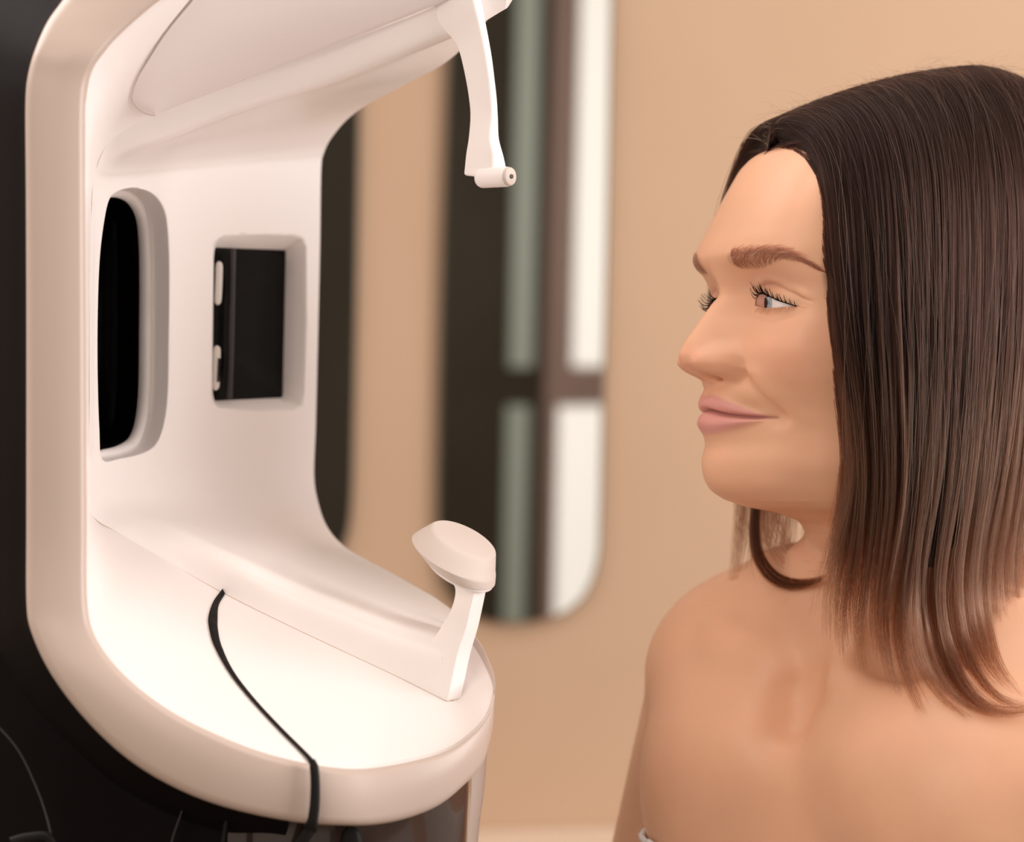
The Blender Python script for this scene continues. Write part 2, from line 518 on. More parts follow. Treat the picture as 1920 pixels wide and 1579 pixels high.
# per-station shaping: fraction toward S and depth offset of the intermediate rows
k = np.arange(len(R))
top = np.clip((8 - k) / 4.0, 0, 1); bot = np.clip((k - 12) / 4.0, 0, 1)
top[:3] = (0.15, 0.25, 0.6)
f1 = 0.05 + 0.07 * top + 0.20 * bot
f2 = 0.22 + 0.18 * top + 0.14 * bot
f3 = 0.62
for j in range(len(R)):
    for Mx, fr_, dt, db, dm in ((M1, f1[j], 0.028, -0.003, 0.009), (M2, f2[j], 0.030, -0.002, 0.012), (M3, f3, 0.018, 0.0, 0.006)):
        p = lerp(R[j], S[j], fr_)
        p[2] = lerp(R[j, 2], S[j, 2], fr_) + dt * top[j] + db * bot[j] + dm * (1 - top[j]) * (1 - bot[j])
        Mx[j] = p
# roof arm: a near side wall drops to a soft crease, then the underside runs back
tcr = np.array([(948, 20), (848, 74), (625, 158), (430, 222), (312, 268), (258, 286), (222, 306), (198, 332), (184, 368)], float)
for j in range(9):
    w_ = (1, 1, 1, 1, 1, 1, 0.9, 0.7, 0.4)[j]
    cxy = np.array([*tcr[j], R[j, 2] + 0.007])
    M1[j] = lerp(M1[j], lerp(R[j], cxy, 0.82), w_)
    c2 = lerp(cxy, S[j], 0.10); c2[2] = lerp(cxy[2], S[j, 2], 0.12)
    M2[j] = lerp(M2[j], c2, w_)
    c3 = lerp(cxy, S[j], 0.55); c3[2] = lerp(cxy[2], S[j, 2], 0.62)
    M3[j] = lerp(M3[j], c3, w_)
# chin arm: near side wall rises steeply to a soft crest, then the top slopes away
crest = np.array([(176, 880, 1.172), (182, 915, 1.17), (260, 950, 1.163), (345, 985, 1.153), (440, 1040, 1.144), (545, 1088, 1.137), (650, 1130, 1.129), (742, 1165, 1.122), (826, 1190, 1.114)], float)
for n_, j in enumerate(range(12, 21)):
    w_ = bot[j]
    M1[j] = lerp(M1[j], lerp(R[j], crest[n_], 0.8), w_)
    c2 = lerp(crest[n_], S[j], 0.12); c2[2] = lerp(crest[n_, 2], S[j, 2], 0.10)
    M2[j] = lerp(M2[j], c2, w_)
    c3 = lerp(crest[n_], S[j], 0.55)
    M3[j] = lerp(M3[j], c3, w_)
NS, NR = 900, 190
row_t = np.concatenate([np.linspace(0, 2, 50)[:-1], np.linspace(2, 4, 171)])
G = surf([R, M1, M2, M3, S], NS, NR, row_t)
# edge roll behind the far silhouette
_in = G[0, :, :2] - G[-1, :, :2]
_in = _in / np.maximum(np.linalg.norm(_in, axis=1)[:, None], 1)
E1 = G[-1].copy(); E1[:, 2] += 0.010; E1[:, :2] += _in * 1.0
E2 = G[-1].copy(); E2[:, 2] += 0.040; E2[:, :2] += _in * 14
E3 = G[-1].copy(); E3[:, 2] += 0.075; E3[:, :2] += _in * 70
E4 = G[0].copy(); E4[:, 2] += 0.17; E4[:, :2] -= _in * 20
ARCH = np.concatenate([G, E1[None], E2[None], E3[None], E4[None]])

slot = np.array([(192, 862), (186, 800), (183, 700), (183, 600), (186, 500), (193, 430), (204, 376), (222, 358), (252, 352), (284, 362), (305, 388), (314, 430),
                 (317, 520), (316, 640), (314, 740), (306, 800), (290, 836), (262, 852), (225, 860)], float)
pane = np.array([(400, 452), (420, 440), (500, 438), (550, 440), (566, 446), (574, 460), (574, 600), (570, 740), (566, 762), (550, 770), (480, 772), (410, 766), (398, 756), (396, 740),
                 (398, 600), (400, 470)], float)


def sharp_poly(P, n):
    P = np.asarray(P, float); Q = np.concatenate([P, P[:1]])
    s = np.concatenate([[0], np.cumsum(np.linalg.norm(np.diff(Q, axis=0), axis=1))])
    t = np.linspace(0, s[-1], n + 1)[:-1]
    return np.stack([np.interp(t, s, Q[:, c]) for c in range(2)], 1)


slot_p = smooth_poly(slot, 180)
pane_p = sharp_poly(pane, 200)


def cut_patch(name, A, polys, m, parent, snap):
    nr, ns = A.shape[:2]
    A = A.copy(); P = A.reshape(-1, 3)
    kill = np.zeros(nr * ns, bool)
    for poly in polys:
        lo = poly.min(0) - 20; hi = poly.max(0) + 20
        k = np.where((P[:, 0] > lo[0]) & (P[:, 0] < hi[0]) & (P[:, 1] > lo[1]) & (P[:, 1] < hi[1]))[0]
        sd, near = poly_sd(P[k, :2], poly)
        sn = np.abs(sd) < snap
        P[k[sn], :2] = near[sn]
        kill[k[(sd < 0) & ~sn]] = True
        snd = np.zeros(nr * ns, bool); snd[k[sn]] = True
    F = []
    for f in grid_faces(nr, ns):
        if any(kill[i] for i in f):
            continue
        c = P[list(f), :2].mean(0)
        F.append(f)
    # drop faces lying wholly on the inside (all corners snapped)
    cent = np.array([P[list(f), :2].mean(0) for f in F])
    keep = np.ones(len(F), bool)
    for poly in polys:
        lo = poly.min(0); hi = poly.max(0)
        k = np.where((cent[:, 0] > lo[0]) & (cent[:, 0] < hi[0]) & (cent[:, 1] > lo[1]) & (cent[:, 1] < hi[1]))[0]
        sd, _ = poly_sd(cent[k], poly)
        keep[k[sd < -0.05]] = False
    F = [f for f, kk in zip(F, keep) if kk]
    F += [tuple(i * ns for i in range(nr)), tuple(i * ns + ns - 1 for i in range(nr))]
    V = at(P[:, 0], P[:, 1], P[:, 2])
    return link_mesh(name, V, F, m, parent)


arch = cut_patch('inner_arch', ARCH, [slot_p, pane_p], M_WHITE, AN, 1.9)

# --- slot recess on the back wall: beige wall, white lip, black bellows
d0 = depth_lookup(G, slot_p)
P0 = np.concatenate([slot_p, d0[:, None]], 1)


def ring_of(P, shift, dd, inset):
    c = P[:, :2].mean(0)
    q = P.copy()
    hw = (P[:, 0].max() - P[:, 0].min()) / 2; hh = (P[:, 1].max() - P[:, 1].min()) / 2
    q[:, 0] = c[0] + (P[:, 0] - c[0]) * (1 - inset / hw) + shift
    q[:, 1] = c[1] + (P[:, 1] - c[1]) * (1 - inset / hh) + (6 if False else 0)
    q[:, 2] += dd
    return q


rr = [ring_of(P0, 0, 0.0004, -2.5), P0, ring_of(P0, -1, 0.001, 0.5), ring_of(P0, -16, 0.004, 0.5), ring_of(P0, -30, 0.008, 0.5)]
pix_mesh('slot_wall', np.stack(rr), M_WHITE, arch, close=True)
rr = [ring_of(P0, -30, 0.008, 0.5), ring_of(P0, -30.5, 0.006, 3), ring_of(P0, -32, 0.0055, 7), ring_of(P0, -35, 0.0065, 15), ring_of(P0, -37, 0.010, 18)]
pix_mesh('slot_lip', np.stack(rr), M_WHITE, arch, close=True)
rr = []
for n_ in range(7):
    rr += [ring_of(P0, -37 - 4.5 * n_, 0.010 + 0.005 * n_, 17.5 + 1.2 * n_), ring_of(P0, -38 - 4.5 * n_, 0.0115 + 0.005 * n_, 21 + 1.2 * n_),
           ring_of(P0, -40.5 - 4.5 * n_, 0.014 + 0.005 * n_, 21 + 1.2 * n_)]
Gb = np.stack(rr)
n_ = Gb.shape[1]
V = at(Gb[..., 0], Gb[..., 1], Gb[..., 2]).reshape(-1, 3)
link_mesh('slot_bellows', V, grid_faces(len(rr), n_, True) + [tuple((len(rr) - 1) * n_ + i for i in range(n_))], M_GLOSS, arch)

# --- rectangular lens window
inner = sharp_poly([(401, 464), (536, 469), (530, 746), (398, 752)], 200)
# align start corners
d0 = depth_lookup(G, pane_p)


def polar_match(A, B):
    """reorder/resample B so its points sit at the same angles as A"""
    cA = A.mean(0); cB = B.mean(0)
    sc = np.array([A[:, 0].max() - A[:, 0].min(), A[:, 1].max() - A[:, 1].min()])
    aA = np.arctan2((A[:, 1] - cA[1]) / sc[1], (A[:, 0] - cA[0]) / sc[0])
    aB = np.arctan2((B[:, 1] - cB[1]) / sc[1], (B[:, 0] - cB[0]) / sc[0])
    o = np.argsort(aB)
    ab = np.concatenate([aB[o] - 2 * np.pi, aB[o], aB[o] + 2 * np.pi]); bb = np.concatenate([B[o]] * 3)
    return np.stack([np.interp(aA, ab, bb[:, c]) for c in range(2)], 1)


inner = polar_match(pane_p, sharp_poly([(401, 464), (536, 469), (530, 746), (398, 752)], 1200))
c_ = np.array([466, 606.0])
L0 = np.concatenate([pane_p, d0[:, None]], 1)
L3 = np.concatenate([inner, (d0 + 0.0075)[:, None]], 1)
L1 = lerp(L0, L3, 0.12); L1[:, 2] = L0[:, 2] + 0.0008
L2 = lerp(L0, L3, 0.6); L2[:, 2] = L0[:, 2] + 0.0032
Lm = L0.copy(); Lm[:, :2] += (L0[:, :2] - c_) / np.linalg.norm(L0[:, :2] - c_, axis=1)[:, None] * 3.0; Lm[:, 2] += 0.0004
pix_mesh('window_bezel', np.stack([Lm, L0, L1, L2, L3]), M_WHITE, arch, close=True)
n_ = len(inner)
lens = link_mesh('lens_window', at(inner[:, 0], inner[:, 1], d0 + 0.0073), [tuple(range(n_))], M_GLOSS, arch, False)
dl = float(depth_lookup(G, [(404, 600)])[0]) + 0.0045
dl2 = float(depth_lookup(G, [(426, 600)])[0]) + 0.0055
ribbon('dark_strip', resample([(436, 467, dl2), (434, 560, dl2), (432, 660, dl2), (429, 748, dl2)], 30), 13, M_TRIM, lens, 0.002)
C = resample([(411, 490, dl), (410, 530, dl), (408, 572, dl)], 40)
ribbon('clip', C, 14 * np.sqrt(np.clip(1 - np.abs(np.linspace(-1, 1, 40)) ** 10, 0.02, 1)), M_CHROME, lens, 0.002)
C = resample([(407, 648, dl), (405, 690, dl), (404, 732, dl)], 40)
cl = ribbon('clip', C, 15 * np.sqrt(np.clip(1 - np.abs(np.linspace(-1, 1, 40)) ** 10, 0.02, 1)), M_CHROME, lens, 0.002)
C = resample([(411, 672, dl - .0008), (410, 695, dl - .0008), (409, 716, dl - .0008)], 20)
ribbon('clip_slot', C, 5, M_SEAL, lens, 0.001)

# --- tray floor between rim and arch
TR = np.array([(168, 880, 1.169), (174, 966, 1.166), (230, 1003, 1.16), (320, 1056, 1.15), (420, 1113, 1.142), (530, 1168, 1.134), (640, 1220, 1.126), (740, 1267, 1.118), (836, 1313, 1.109),
               (856, 1303, 1.116), (860, 1262, 1.128), (862, 1212, 1.148), (850, 1165, 1.167)], float)
TI = np.array([(162, 880, 1.05), (163, 1000, 1.05), (164, 1133, 1.047), (186, 1209, 1.043), (280, 1306, 1.038), (410, 1379, 1.038), (564, 1429, 1.044), (702, 1440, 1.058), (830, 1410, 1.075),
               (900, 1360, 1.095), (927, 1300, 1.111), (926, 1262, 1.125), (894, 1195, 1.155)], float)
# the tray's outer edge is the rim's inner edge
Idn = ring[0]
par = np.array([np.hypot(Idn[:, 0] - q[0], Idn[:, 1] - q[1]).argmin() for q in TI], float)
par = np.maximum.accumulate(par + np.arange(len(par)) * 1e-3)
ks = np.linspace(par[0], par[-1], 300)
TId = np.stack([np.interp(ks, np.arange(len(Idn)), Idn[:, c]) for c in range(3)], 1)
TRd = cr_interp(TR, pchip(par, np.arange(len(TR)), ks))
rows = [lerp(TRd, TId, t_) for t_ in (0, 0.03, 0.12, 0.5, 0.90, 0.975, 1.0)]
dz = [0, 0.0, 0.0, 0.0, -0.001, 0.0, 0.0]
for r, z_ in zip(rows, dz): r[:, 2] += z_
Gt = surf(rows, 300, 110)
pix_mesh('tray', Gt, M_TRAY, AN)
seam_l = [(417, 1104), (400, 1128), (391, 1155), (392, 1178), (402, 1212), (430, 1262), (470, 1312), (520, 1366), (573, 1420), (579, 1434)]
seam_r = [(422, 1113), (410, 1135), (408, 1160), (409, 1182), (416, 1212), (438, 1258), (476, 1308), (526, 1362), (584, 1420), (593, 1436)]
sl = resample([(*p, 0) for p in seam_l], 90); sr = resample([(*p, 0) for p in seam_r], 90)
dl_ = depth_lookup(Gt, sl[:, :2]); dr_ = depth_lookup(Gt, sr[:, :2])
sl[:, 2] = dl_ + 0.001; sr[:, 2] = dr_ + 0.001
slo = sl.copy(); slo[:, 2] -= 0.0022; sro = sr.copy(); sro[:, 2] -= 0.0022
pix_mesh('tray_seam', np.stack([sl, slo, lerp(slo, sro, .5), sro, sr]), M_SEAL, AN)
C = resample([(585, 1424, 1.0305), (589, 1440, 1.0295), (591, 1470, 1.029), (590, 1510, 1.029), (585, 1545, 1.030), (580, 1556, 1.034)], 50)
ribbon('rim_seam', C, np.interp(np.linspace(0, 1, 50), [0, .1, .85, 1], [10, 17, 20, 30]), M_SEAL, AN)

# --- upper shell with frosted panel
UI = np.array([(162, 960, 1.05), (162, 800, 1.05), (161, 600, 1.05), (160, 430, 1.05), (160, 330, 1.05), (160, 250, 1.05), (161, 190, 1.05), (172, 135, 1.05), (200, 92, 1.053), (240, 50, 1.056), (300, 0, 1.06), (380, -55, 1.065), (560, -160, 1.07), (760, -220, 1.075)], float)
UR = np.array([(173, 968, 1.167), (168, 800, 1.171), (168, 620, 1.171), (171, 440, 1.17), (173, 360, 1.17), (183, 306, 1.168), (203, 270, 1.167), (240, 240, 1.165), (300, 213, 1.162), (420, 167, 1.158), (620, 90, 1.15), (780, 28, 1.142), (880, -12, 1.135), (980, -60, 1.128)], float)
rows = [UI, lerp(UI, UR, 0.05), lerp(UI, UR, 0.30), lerp(UI, UR, 0.70), lerp(UI, UR, 0.95), UR]
rows = [r.copy() for r in rows]
for r, z_ in zip(rows, (0, 0.012, 0.022, 0.015, 0.003, 0)): r[:, 2] += z_
Gu = surf(rows, 340, 120)
pix_mesh('upper_shell', Gu, M_WHITE, AN)
PL = resample([(290, 217, 0), (268, 210, 0), (253, 197, 0), (247, 180, 0), (257, 147, 0), (280, 107, 0), (310, 60, 0), (350, 10, 0), (410, -60, 0), (520, -150, 0)], 120)
PR = resample([(292, 216, 0), (310, 208, 0), (420, 166, 0), (620, 89, 0), (780, 27, 0), (880, -13, 0)], 120)
Gp = np.stack([lerp(PL, PR, t) for t in np.concatenate([[0, 0.004, 0.01], np.linspace(0.02, 0.98, 40), [0.99, 1.0]])])
dep = depth_lookup(Gu, Gp[..., :2].reshape(-1, 2)).reshape(Gp.shape[:2])
for _ in range(40):
    dep[1:-1] = 0.25 * dep[:-2] + 0.5 * dep[1:-1] + 0.25 * dep[2:]
    dep[:, 1:-1] = 0.25 * dep[:, :-2] + 0.5 * dep[:, 1:-1] + 0.25 * dep[:, 2:]
lift = np.full(Gp.shape[0], -0.003); lift[0] = 0.003; lift[1] = -0.0012; lift[-1] = 0.002; lift[-2] = -0.002
bulge = -0.006 * np.sin(np.linspace(0, np.pi, Gp.shape[0]))
Gp[..., 2] = dep + (lift + bulge)[:, None]
pix_mesh('light_panel', Gp, M_PANEL, AN)
Cg = Gp[0].copy()
Cg[:, 2] = dep[0] - 0.0005
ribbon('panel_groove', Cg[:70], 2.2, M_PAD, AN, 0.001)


# --- chin rest
def rings_mesh(name, rings, m, parent, cap0=True, cap1=True, smooth=True, bevel=0.0, sharp=None):
    rings = [np.asarray(r, float) for r in rings]
    n = len(rings[0])
    V = np.concatenate([at(r[:, 0], r[:, 1], r[:, 2]) for r in rings])
    F = grid_faces(len(rings), n, True)
    if cap0: F.append(tuple(range(n)))
    if cap1: F.append(tuple((len(rings) - 1) * n + i for i in range(n)))
    o = link_mesh(name, V, F, m, parent, smooth, sharp=sharp)
    if bevel:
        md = o.modifiers.new('bevel', 'BEVEL'); md.width = bevel; md.segments = 4; md.limit_method = 'ANGLE'; md.angle_limit = math.radians(35)
        md.harden_normals = False
    return o


def bevel_loft(keys, n, m, name, parent, bevel):
    K = np.asarray(keys, float)
    t = np.linspace(0, len(K) - 1, n)
    Q = cr_interp(K, t)
    return rings_mesh(name, list(Q), m, parent, bevel=bevel)


chin = bevel_loft([
    [(770, 1282, 1.1152), (838, 1315.5, 1.1075), (864, 1310, 1.114), (838, 1270, 1.145)],
    [(785, 1240, 1.1155), (846, 1280, 1.1075), (872, 1272, 1.114), (846, 1235, 1.145)],
    [(818, 1190, 1.1150), (858, 1225, 1.1075), (883, 1222, 1.115), (858, 1195, 1.14)],
    [(842, 1150, 1.1135), (873, 1180, 1.107), (896, 1178, 1.115), (872, 1158, 1.138)],
    [(852, 1122, 1.115), (882, 1140, 1.106), (905, 1138, 1.115), (882, 1125, 1.138)],
    [(852, 1100, 1.116), (890, 1108, 1.106), (912, 1104, 1.115), (886, 1096, 1.138)],
    [(838, 1086, 1.119), (893, 1096, 1.106), (916, 1092, 1.115), (890, 1080, 1.138)]], 40, M_WHITE, 'chin_rest', AN, 0.0025)
_tl = math.radians(24)


def ell(cx, cy, d, a, b, tilt, n=96, sq=1.0):
    ph = np.linspace(0, 2 * np.pi, n, endpoint=False)
    c, s = np.cos(ph), np.sin(ph)
    px = cx + a * c * math.cos(tilt) - b * s * math.sin(tilt) * 0.4
    py = cy + a * c * math.sin(tilt) + b * s
    dd = d - s * math.sqrt(max(a * a - b * b, 1)) * d / FPX
    return np.stack([px, py, dd], 1)


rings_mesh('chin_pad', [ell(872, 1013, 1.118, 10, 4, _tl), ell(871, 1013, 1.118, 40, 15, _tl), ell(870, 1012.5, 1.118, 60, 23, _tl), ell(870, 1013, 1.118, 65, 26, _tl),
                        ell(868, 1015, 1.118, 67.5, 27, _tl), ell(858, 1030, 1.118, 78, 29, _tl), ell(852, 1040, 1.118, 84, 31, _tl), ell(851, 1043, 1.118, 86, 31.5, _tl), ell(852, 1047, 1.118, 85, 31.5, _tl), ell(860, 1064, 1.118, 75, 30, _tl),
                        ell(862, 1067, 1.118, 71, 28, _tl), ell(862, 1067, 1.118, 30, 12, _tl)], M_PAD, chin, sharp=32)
rings_mesh('chin_pad_plate', [ell(862, 1066, 1.118, 70, 29, _tl), ell(862, 1072, 1.118, 68, 28, _tl), ell(864, 1077, 1.118, 58, 24, _tl), ell(872, 1086, 1.118, 40, 16, _tl)], M_WHITE, chin)

# --- forehead rest hanging from the roof arm
fh = bevel_loft([
    [(800, -30, 1.139), (875, -50, 1.128), (890, -52, 1.132), (850, -40, 1.15)],
    [(820, 40, 1.139), (888, 0, 1.128), (903, -2, 1.132), (870, 30, 1.15)],
    [(850, 78, 1.138), (900, 50, 1.128), (913, 49, 1.132), (890, 70, 1.148)],
    [(860, 100, 1.137), (911, 105, 1.128), (923, 105, 1.132), (900, 100, 1.147)],
    [(870, 142, 1.136), (918, 150, 1.128), (929, 152, 1.132), (905, 146, 1.146)],
    [(877, 182, 1.136), (921, 188, 1.128), (933, 188, 1.132), (908, 184, 1.146)],
    [(880, 217, 1.136), (922, 220, 1.128), (935, 222, 1.132), (910, 219, 1.146)],
    [(877, 258, 1.136), (918, 256, 1.127), (937, 260, 1.132), (910, 258, 1.146)],
    [(872, 290, 1.136), (922, 286, 1.126), (946, 294, 1.130), (910, 290, 1.146)],
    [(868, 329, 1.136), (924, 337, 1.127), (953, 326, 1.131), (908, 328, 1.146)]], 60, M_WHITE, 'forehead_rest', AN, 0.0016)


def tube(name, A, B, r0, r1, m, parent, n=40, prof=None):
    A = np.asarray(A, float); B = np.asarray(B, float)
    ax = B - A; Ln = np.linalg.norm(ax); ax /= Ln
    u = np.cross(ax, [0, 0, 1.0]); u /= np.linalg.norm(u); v = np.cross(ax, u)
    ph = np.linspace(0, 2 * np.pi, n, endpoint=False)
    prof = prof or [(0, 0.86), (0.06, 0.97), (0.12, 1), (0.88, 1), (0.95, 0.96), (1.0, 0.84)]
    V = []
    for t, s in prof:
        r = (r0 + (r1 - r0) * t) * s
        V.append(A + ax * Ln * t + r * (np.cos(ph)[:, None] * u + np.sin(ph)[:, None] * v))
    V = np.concatenate(V)
    F = grid_faces(len(prof), n, True) + [tuple(range(n)), tuple((len(prof) - 1) * n + i for i in range(n))]
    return link_mesh(name, V, F, m, parent)


pA = at(np.array(900.0), np.array(334.0), np.array(1.134)); pB = at(np.array(955.0), np.array(331.0), np.array(1.122))
dirn = (pB - pA) / np.linalg.norm(pB - pA)
barrel = tube('rest_barrel', pA, pB, 0.0049, 0.0049, M_WHITE, fh)
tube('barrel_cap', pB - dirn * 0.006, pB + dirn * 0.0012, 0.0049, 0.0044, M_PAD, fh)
tube('barrel_pin', pB + dirn * 0.0004, pB + dirn * 0.0018, 0.0011, 0.0011, M_TRIM, fh, 20)

# ------------------------------------------------------------------ the woman
HO = np.array([0.1896, 0.0597, 1.220])          # head axis at eye level: right, up, depth from the camera (m)
TH = math.radians(23.0)
HF = np.array([-math.cos(TH), 0, -math.sin(TH)])
HL = np.array([math.sin(TH), 0, -math.cos(TH)])
HU = np.array([0, 1.0, 0])
CB = np.stack([CR, CU, CW])                     # camera basis


def head2world(f, l, z):
    f = np.asarray(f, float)[..., None]; l = np.asarray(l, float)[..., None]; z = np.asarray(z, float)[..., None]
    return CAM + (HO + (f * HF + l * HL + z * HU) / 1000.0) @ CB


def px2head(px, py, l):
    """head-local (f, l, z) in mm of the point seen at a pixel that lies at lateral offset l"""
    px = np.asarray(px, float); py = np.asarray(py, float); l = np.asarray(l, float)
    c, s = math.cos(TH), math.sin(TH)
    k = (px - W / 2) / FPX
    D0 = HO[2] * 1000
    f = (HO[0] * 1000 + l * s - k * (D0 - l * c)) / (c - k * s)
    d = D0 - l * c - f * s
    z = (H / 2 - py) / FPX * d - HO[1] * 1000
    return np.stack([f, l, z], -1)


# --- body (neck, shoulders, chest, arms) as a smooth field, in body axes (mm)
TB = math.radians(42.0)
BF = np.array([-math.cos(TB), 0, -math.sin(TB)])
BL = np.array([math.sin(TB), 0, -math.cos(TB)])


def body2world(P):
    P = np.asarray(P, float)
    return CAM + (HO + (P[..., 0:1] * BF + P[..., 1:2] * BL + P[..., 2:3] * HU) / 1000.0) @ CB


def head2body(P):
    """head-local mm -> body-local mm (same origin, different yaw)"""
    P = np.asarray(P, float)
    w = P[..., 0:1] * HF + P[..., 1:2] * HL + P[..., 2:3] * HU
    return np.stack([w @ BF, w @ BL, w @ HU], -1)


def cone(P, a, b, ra, rb):
    a = np.array(a, float); b = np.array(b, float)
    e = b - a
    t = np.clip(((P - a) @ e) / (e @ e), 0, 1)
    return np.linalg.norm(P - a - t[..., None] * e, axis=-1) - (ra + (rb - ra) * t)


def elli(P, c, r):
    r = np.array(r, float)
    q = (P - np.array(c, float)) / r
    k0 = np.linalg.norm(q, axis=-1); k1 = np.linalg.norm(q / r, axis=-1)
    return k0 * (k0 - 1) / np.maximum(k1, 1e-9)


def smin(a, b, k):
    h = np.clip(0.5 + 0.5 * (b - a) / k, 0, 1)
    return b + (a - b) * h - k * h * (1 - h)


def smax(a, b, k):
    return -smin(-a, -b, k)


def body_sdf(P, arms=True):
    P = np.asarray(P, float)
    d = cone(P, (-16, 0, -40), (-30, 0, -185), 46, 52)
    d = smin(d, elli(P, (-18, 0, -300), (90, 124, 165)), 30)
    d = smin(d, elli(P, (-22, 0, -430), (84, 112, 150)), 40)
    for s in (-1, 1):
        dz = -32.0 if s > 0 else 0.0
        d = smin(d, cone(P, (-40, s * 20, -128 + dz * 0.3), (-30, s * 110, -190 + dz), 34, 33), 30)       # trapezius
        d = smin(d, elli(P, (-12, s * 62, -166 + dz * 0.7), (34, 52, 30)), 30)              # fills the slope of the neck
        d = smin(d, elli(P, (-16, s * 119, -202 + dz), (42, 39, 50)), 24)                   # deltoid
        d = smin(d, cone(P, (34, s * 45, -232), (2, s * 112, -206 + dz), 30, 32), 26)       # pectoral
        d = smin(d, elli(P, (34, s * 72, -258), (44, 50, 62)), 34)                          # bust
        d = smin(d, elli(P, (12, s * 86, -192 + dz), (28, 36, 28)), 34)
        d = smin(d, cone(P, (-4, s * 54, -60), (32, s * 9, -184), 11, 7), 20)               # neck muscle
        d = smin(d, cone(P, (42, s * 16, -190), (37, s * 66, -180 + dz * 0.5), 6, 5.5), 22)   # collar bone
        d = smin(d, cone(P, (37, s * 66, -180 + dz * 0.5), (0, s * 118, -170 + dz), 6.5, 6), 16)
        if s > 0: d = smax(d, -elli(P, (36, s * 46, -160 + dz * 0.5), (9, 20, 12)), 22)     # hollow above it
        if arms:
            d = smin(d, cone(P, (-16, s * 127, -215 + dz), (-26, s * 220, -470), 40, 35), 7)
    d = smax(d, -elli(P, (51, -10, -188), (12, 9, 30)), 26)
    return d


def surface_nets(fn, lo, hi, h):
    xs = [np.arange(lo[k], hi[k] + h * 0.5, h) for k in range(3)]
    X = np.stack(np.meshgrid(*xs, indexing='ij'), -1)
    D = fn(X.reshape(-1, 3)).reshape(X.shape[:3])
    n = np.array(D.shape)
    acc = np.zeros((*(n - 1), 3)); cnt = np.zeros(n - 1)
    base = np.stack(np.meshgrid(*[np.arange(k - 1) for k in n], indexing='ij'), -1).astype(float)
    cor = [(i, j, k) for i in (0, 1) for j in (0, 1) for k in (0, 1)]

    def C(c):
        return D[c[0]:n[0] - 1 + c[0], c[1]:n[1] - 1 + c[1], c[2]:n[2] - 1 + c[2]]
    for a in cor:
        for ax in range(3):
            if a[ax] == 0:
                b = list(a); b[ax] = 1
                da, db = C(a), C(tuple(b))
                cr = (da < 0) != (db < 0)
                t = np.where(cr, da / np.where(cr, da - db, 1), 0)
                p = np.broadcast_to(np.array(a, float), acc.shape).copy()
                p[..., ax] += t
                acc += np.where(cr[..., None], p, 0); cnt += cr
    act = cnt > 0
    idx = -np.ones(act.shape, int); idx[act] = np.arange(act.sum())
    V = (base[act] + acc[act] / cnt[act][:, None]) * h + np.array(lo)
    F = []
    for ax in range(3):
        o1, o2 = [k for k in range(3) if k != ax]
        sl0 = [slice(None)] * 3; sl1 = [slice(None)] * 3
        sl0[ax] = slice(0, n[ax] - 1); sl1[ax] = slice(1, n[ax])
        cr = (D[tuple(sl0)] < 0) != (D[tuple(sl1)] < 0)
        I = np.argwhere(cr)
        ok = (I[:, o1] > 0) & (I[:, o1] < n[o1] - 1) & (I[:, o2] > 0) & (I[:, o2] < n[o2] - 1)
        I = I[ok]
        q = []
        for da, db in ((0, 0), (1, 0), (1, 1), (0, 1)):
            J = I.copy(); J[:, o1] -= da; J[:, o2] -= db
            q.append(idx[J[:, 0], J[:, 1], J[:, 2]])
        F.append(np.stack(q, 1))
    F = np.concatenate(F)
    F = F[(F >= 0).all(1)]
    # pull onto the surface
    for _ in range(2):
        e = 0.5
        g = np.stack([(fn(V + np.eye(3)[k] * e) - fn(V - np.eye(3)[k] * e)) / (2 * e) for k in range(3)], 1)
        dv = fn(V)
        V = V - np.clip(dv / np.maximum((g * g).sum(1), 0.3), -3, 3)[:, None] * g
    return V, F


ZCUT = -130.0
BV, BFc = surface_nets(body_sdf, (-150, -236, -452), (150, 236, ZCUT), 4.0)

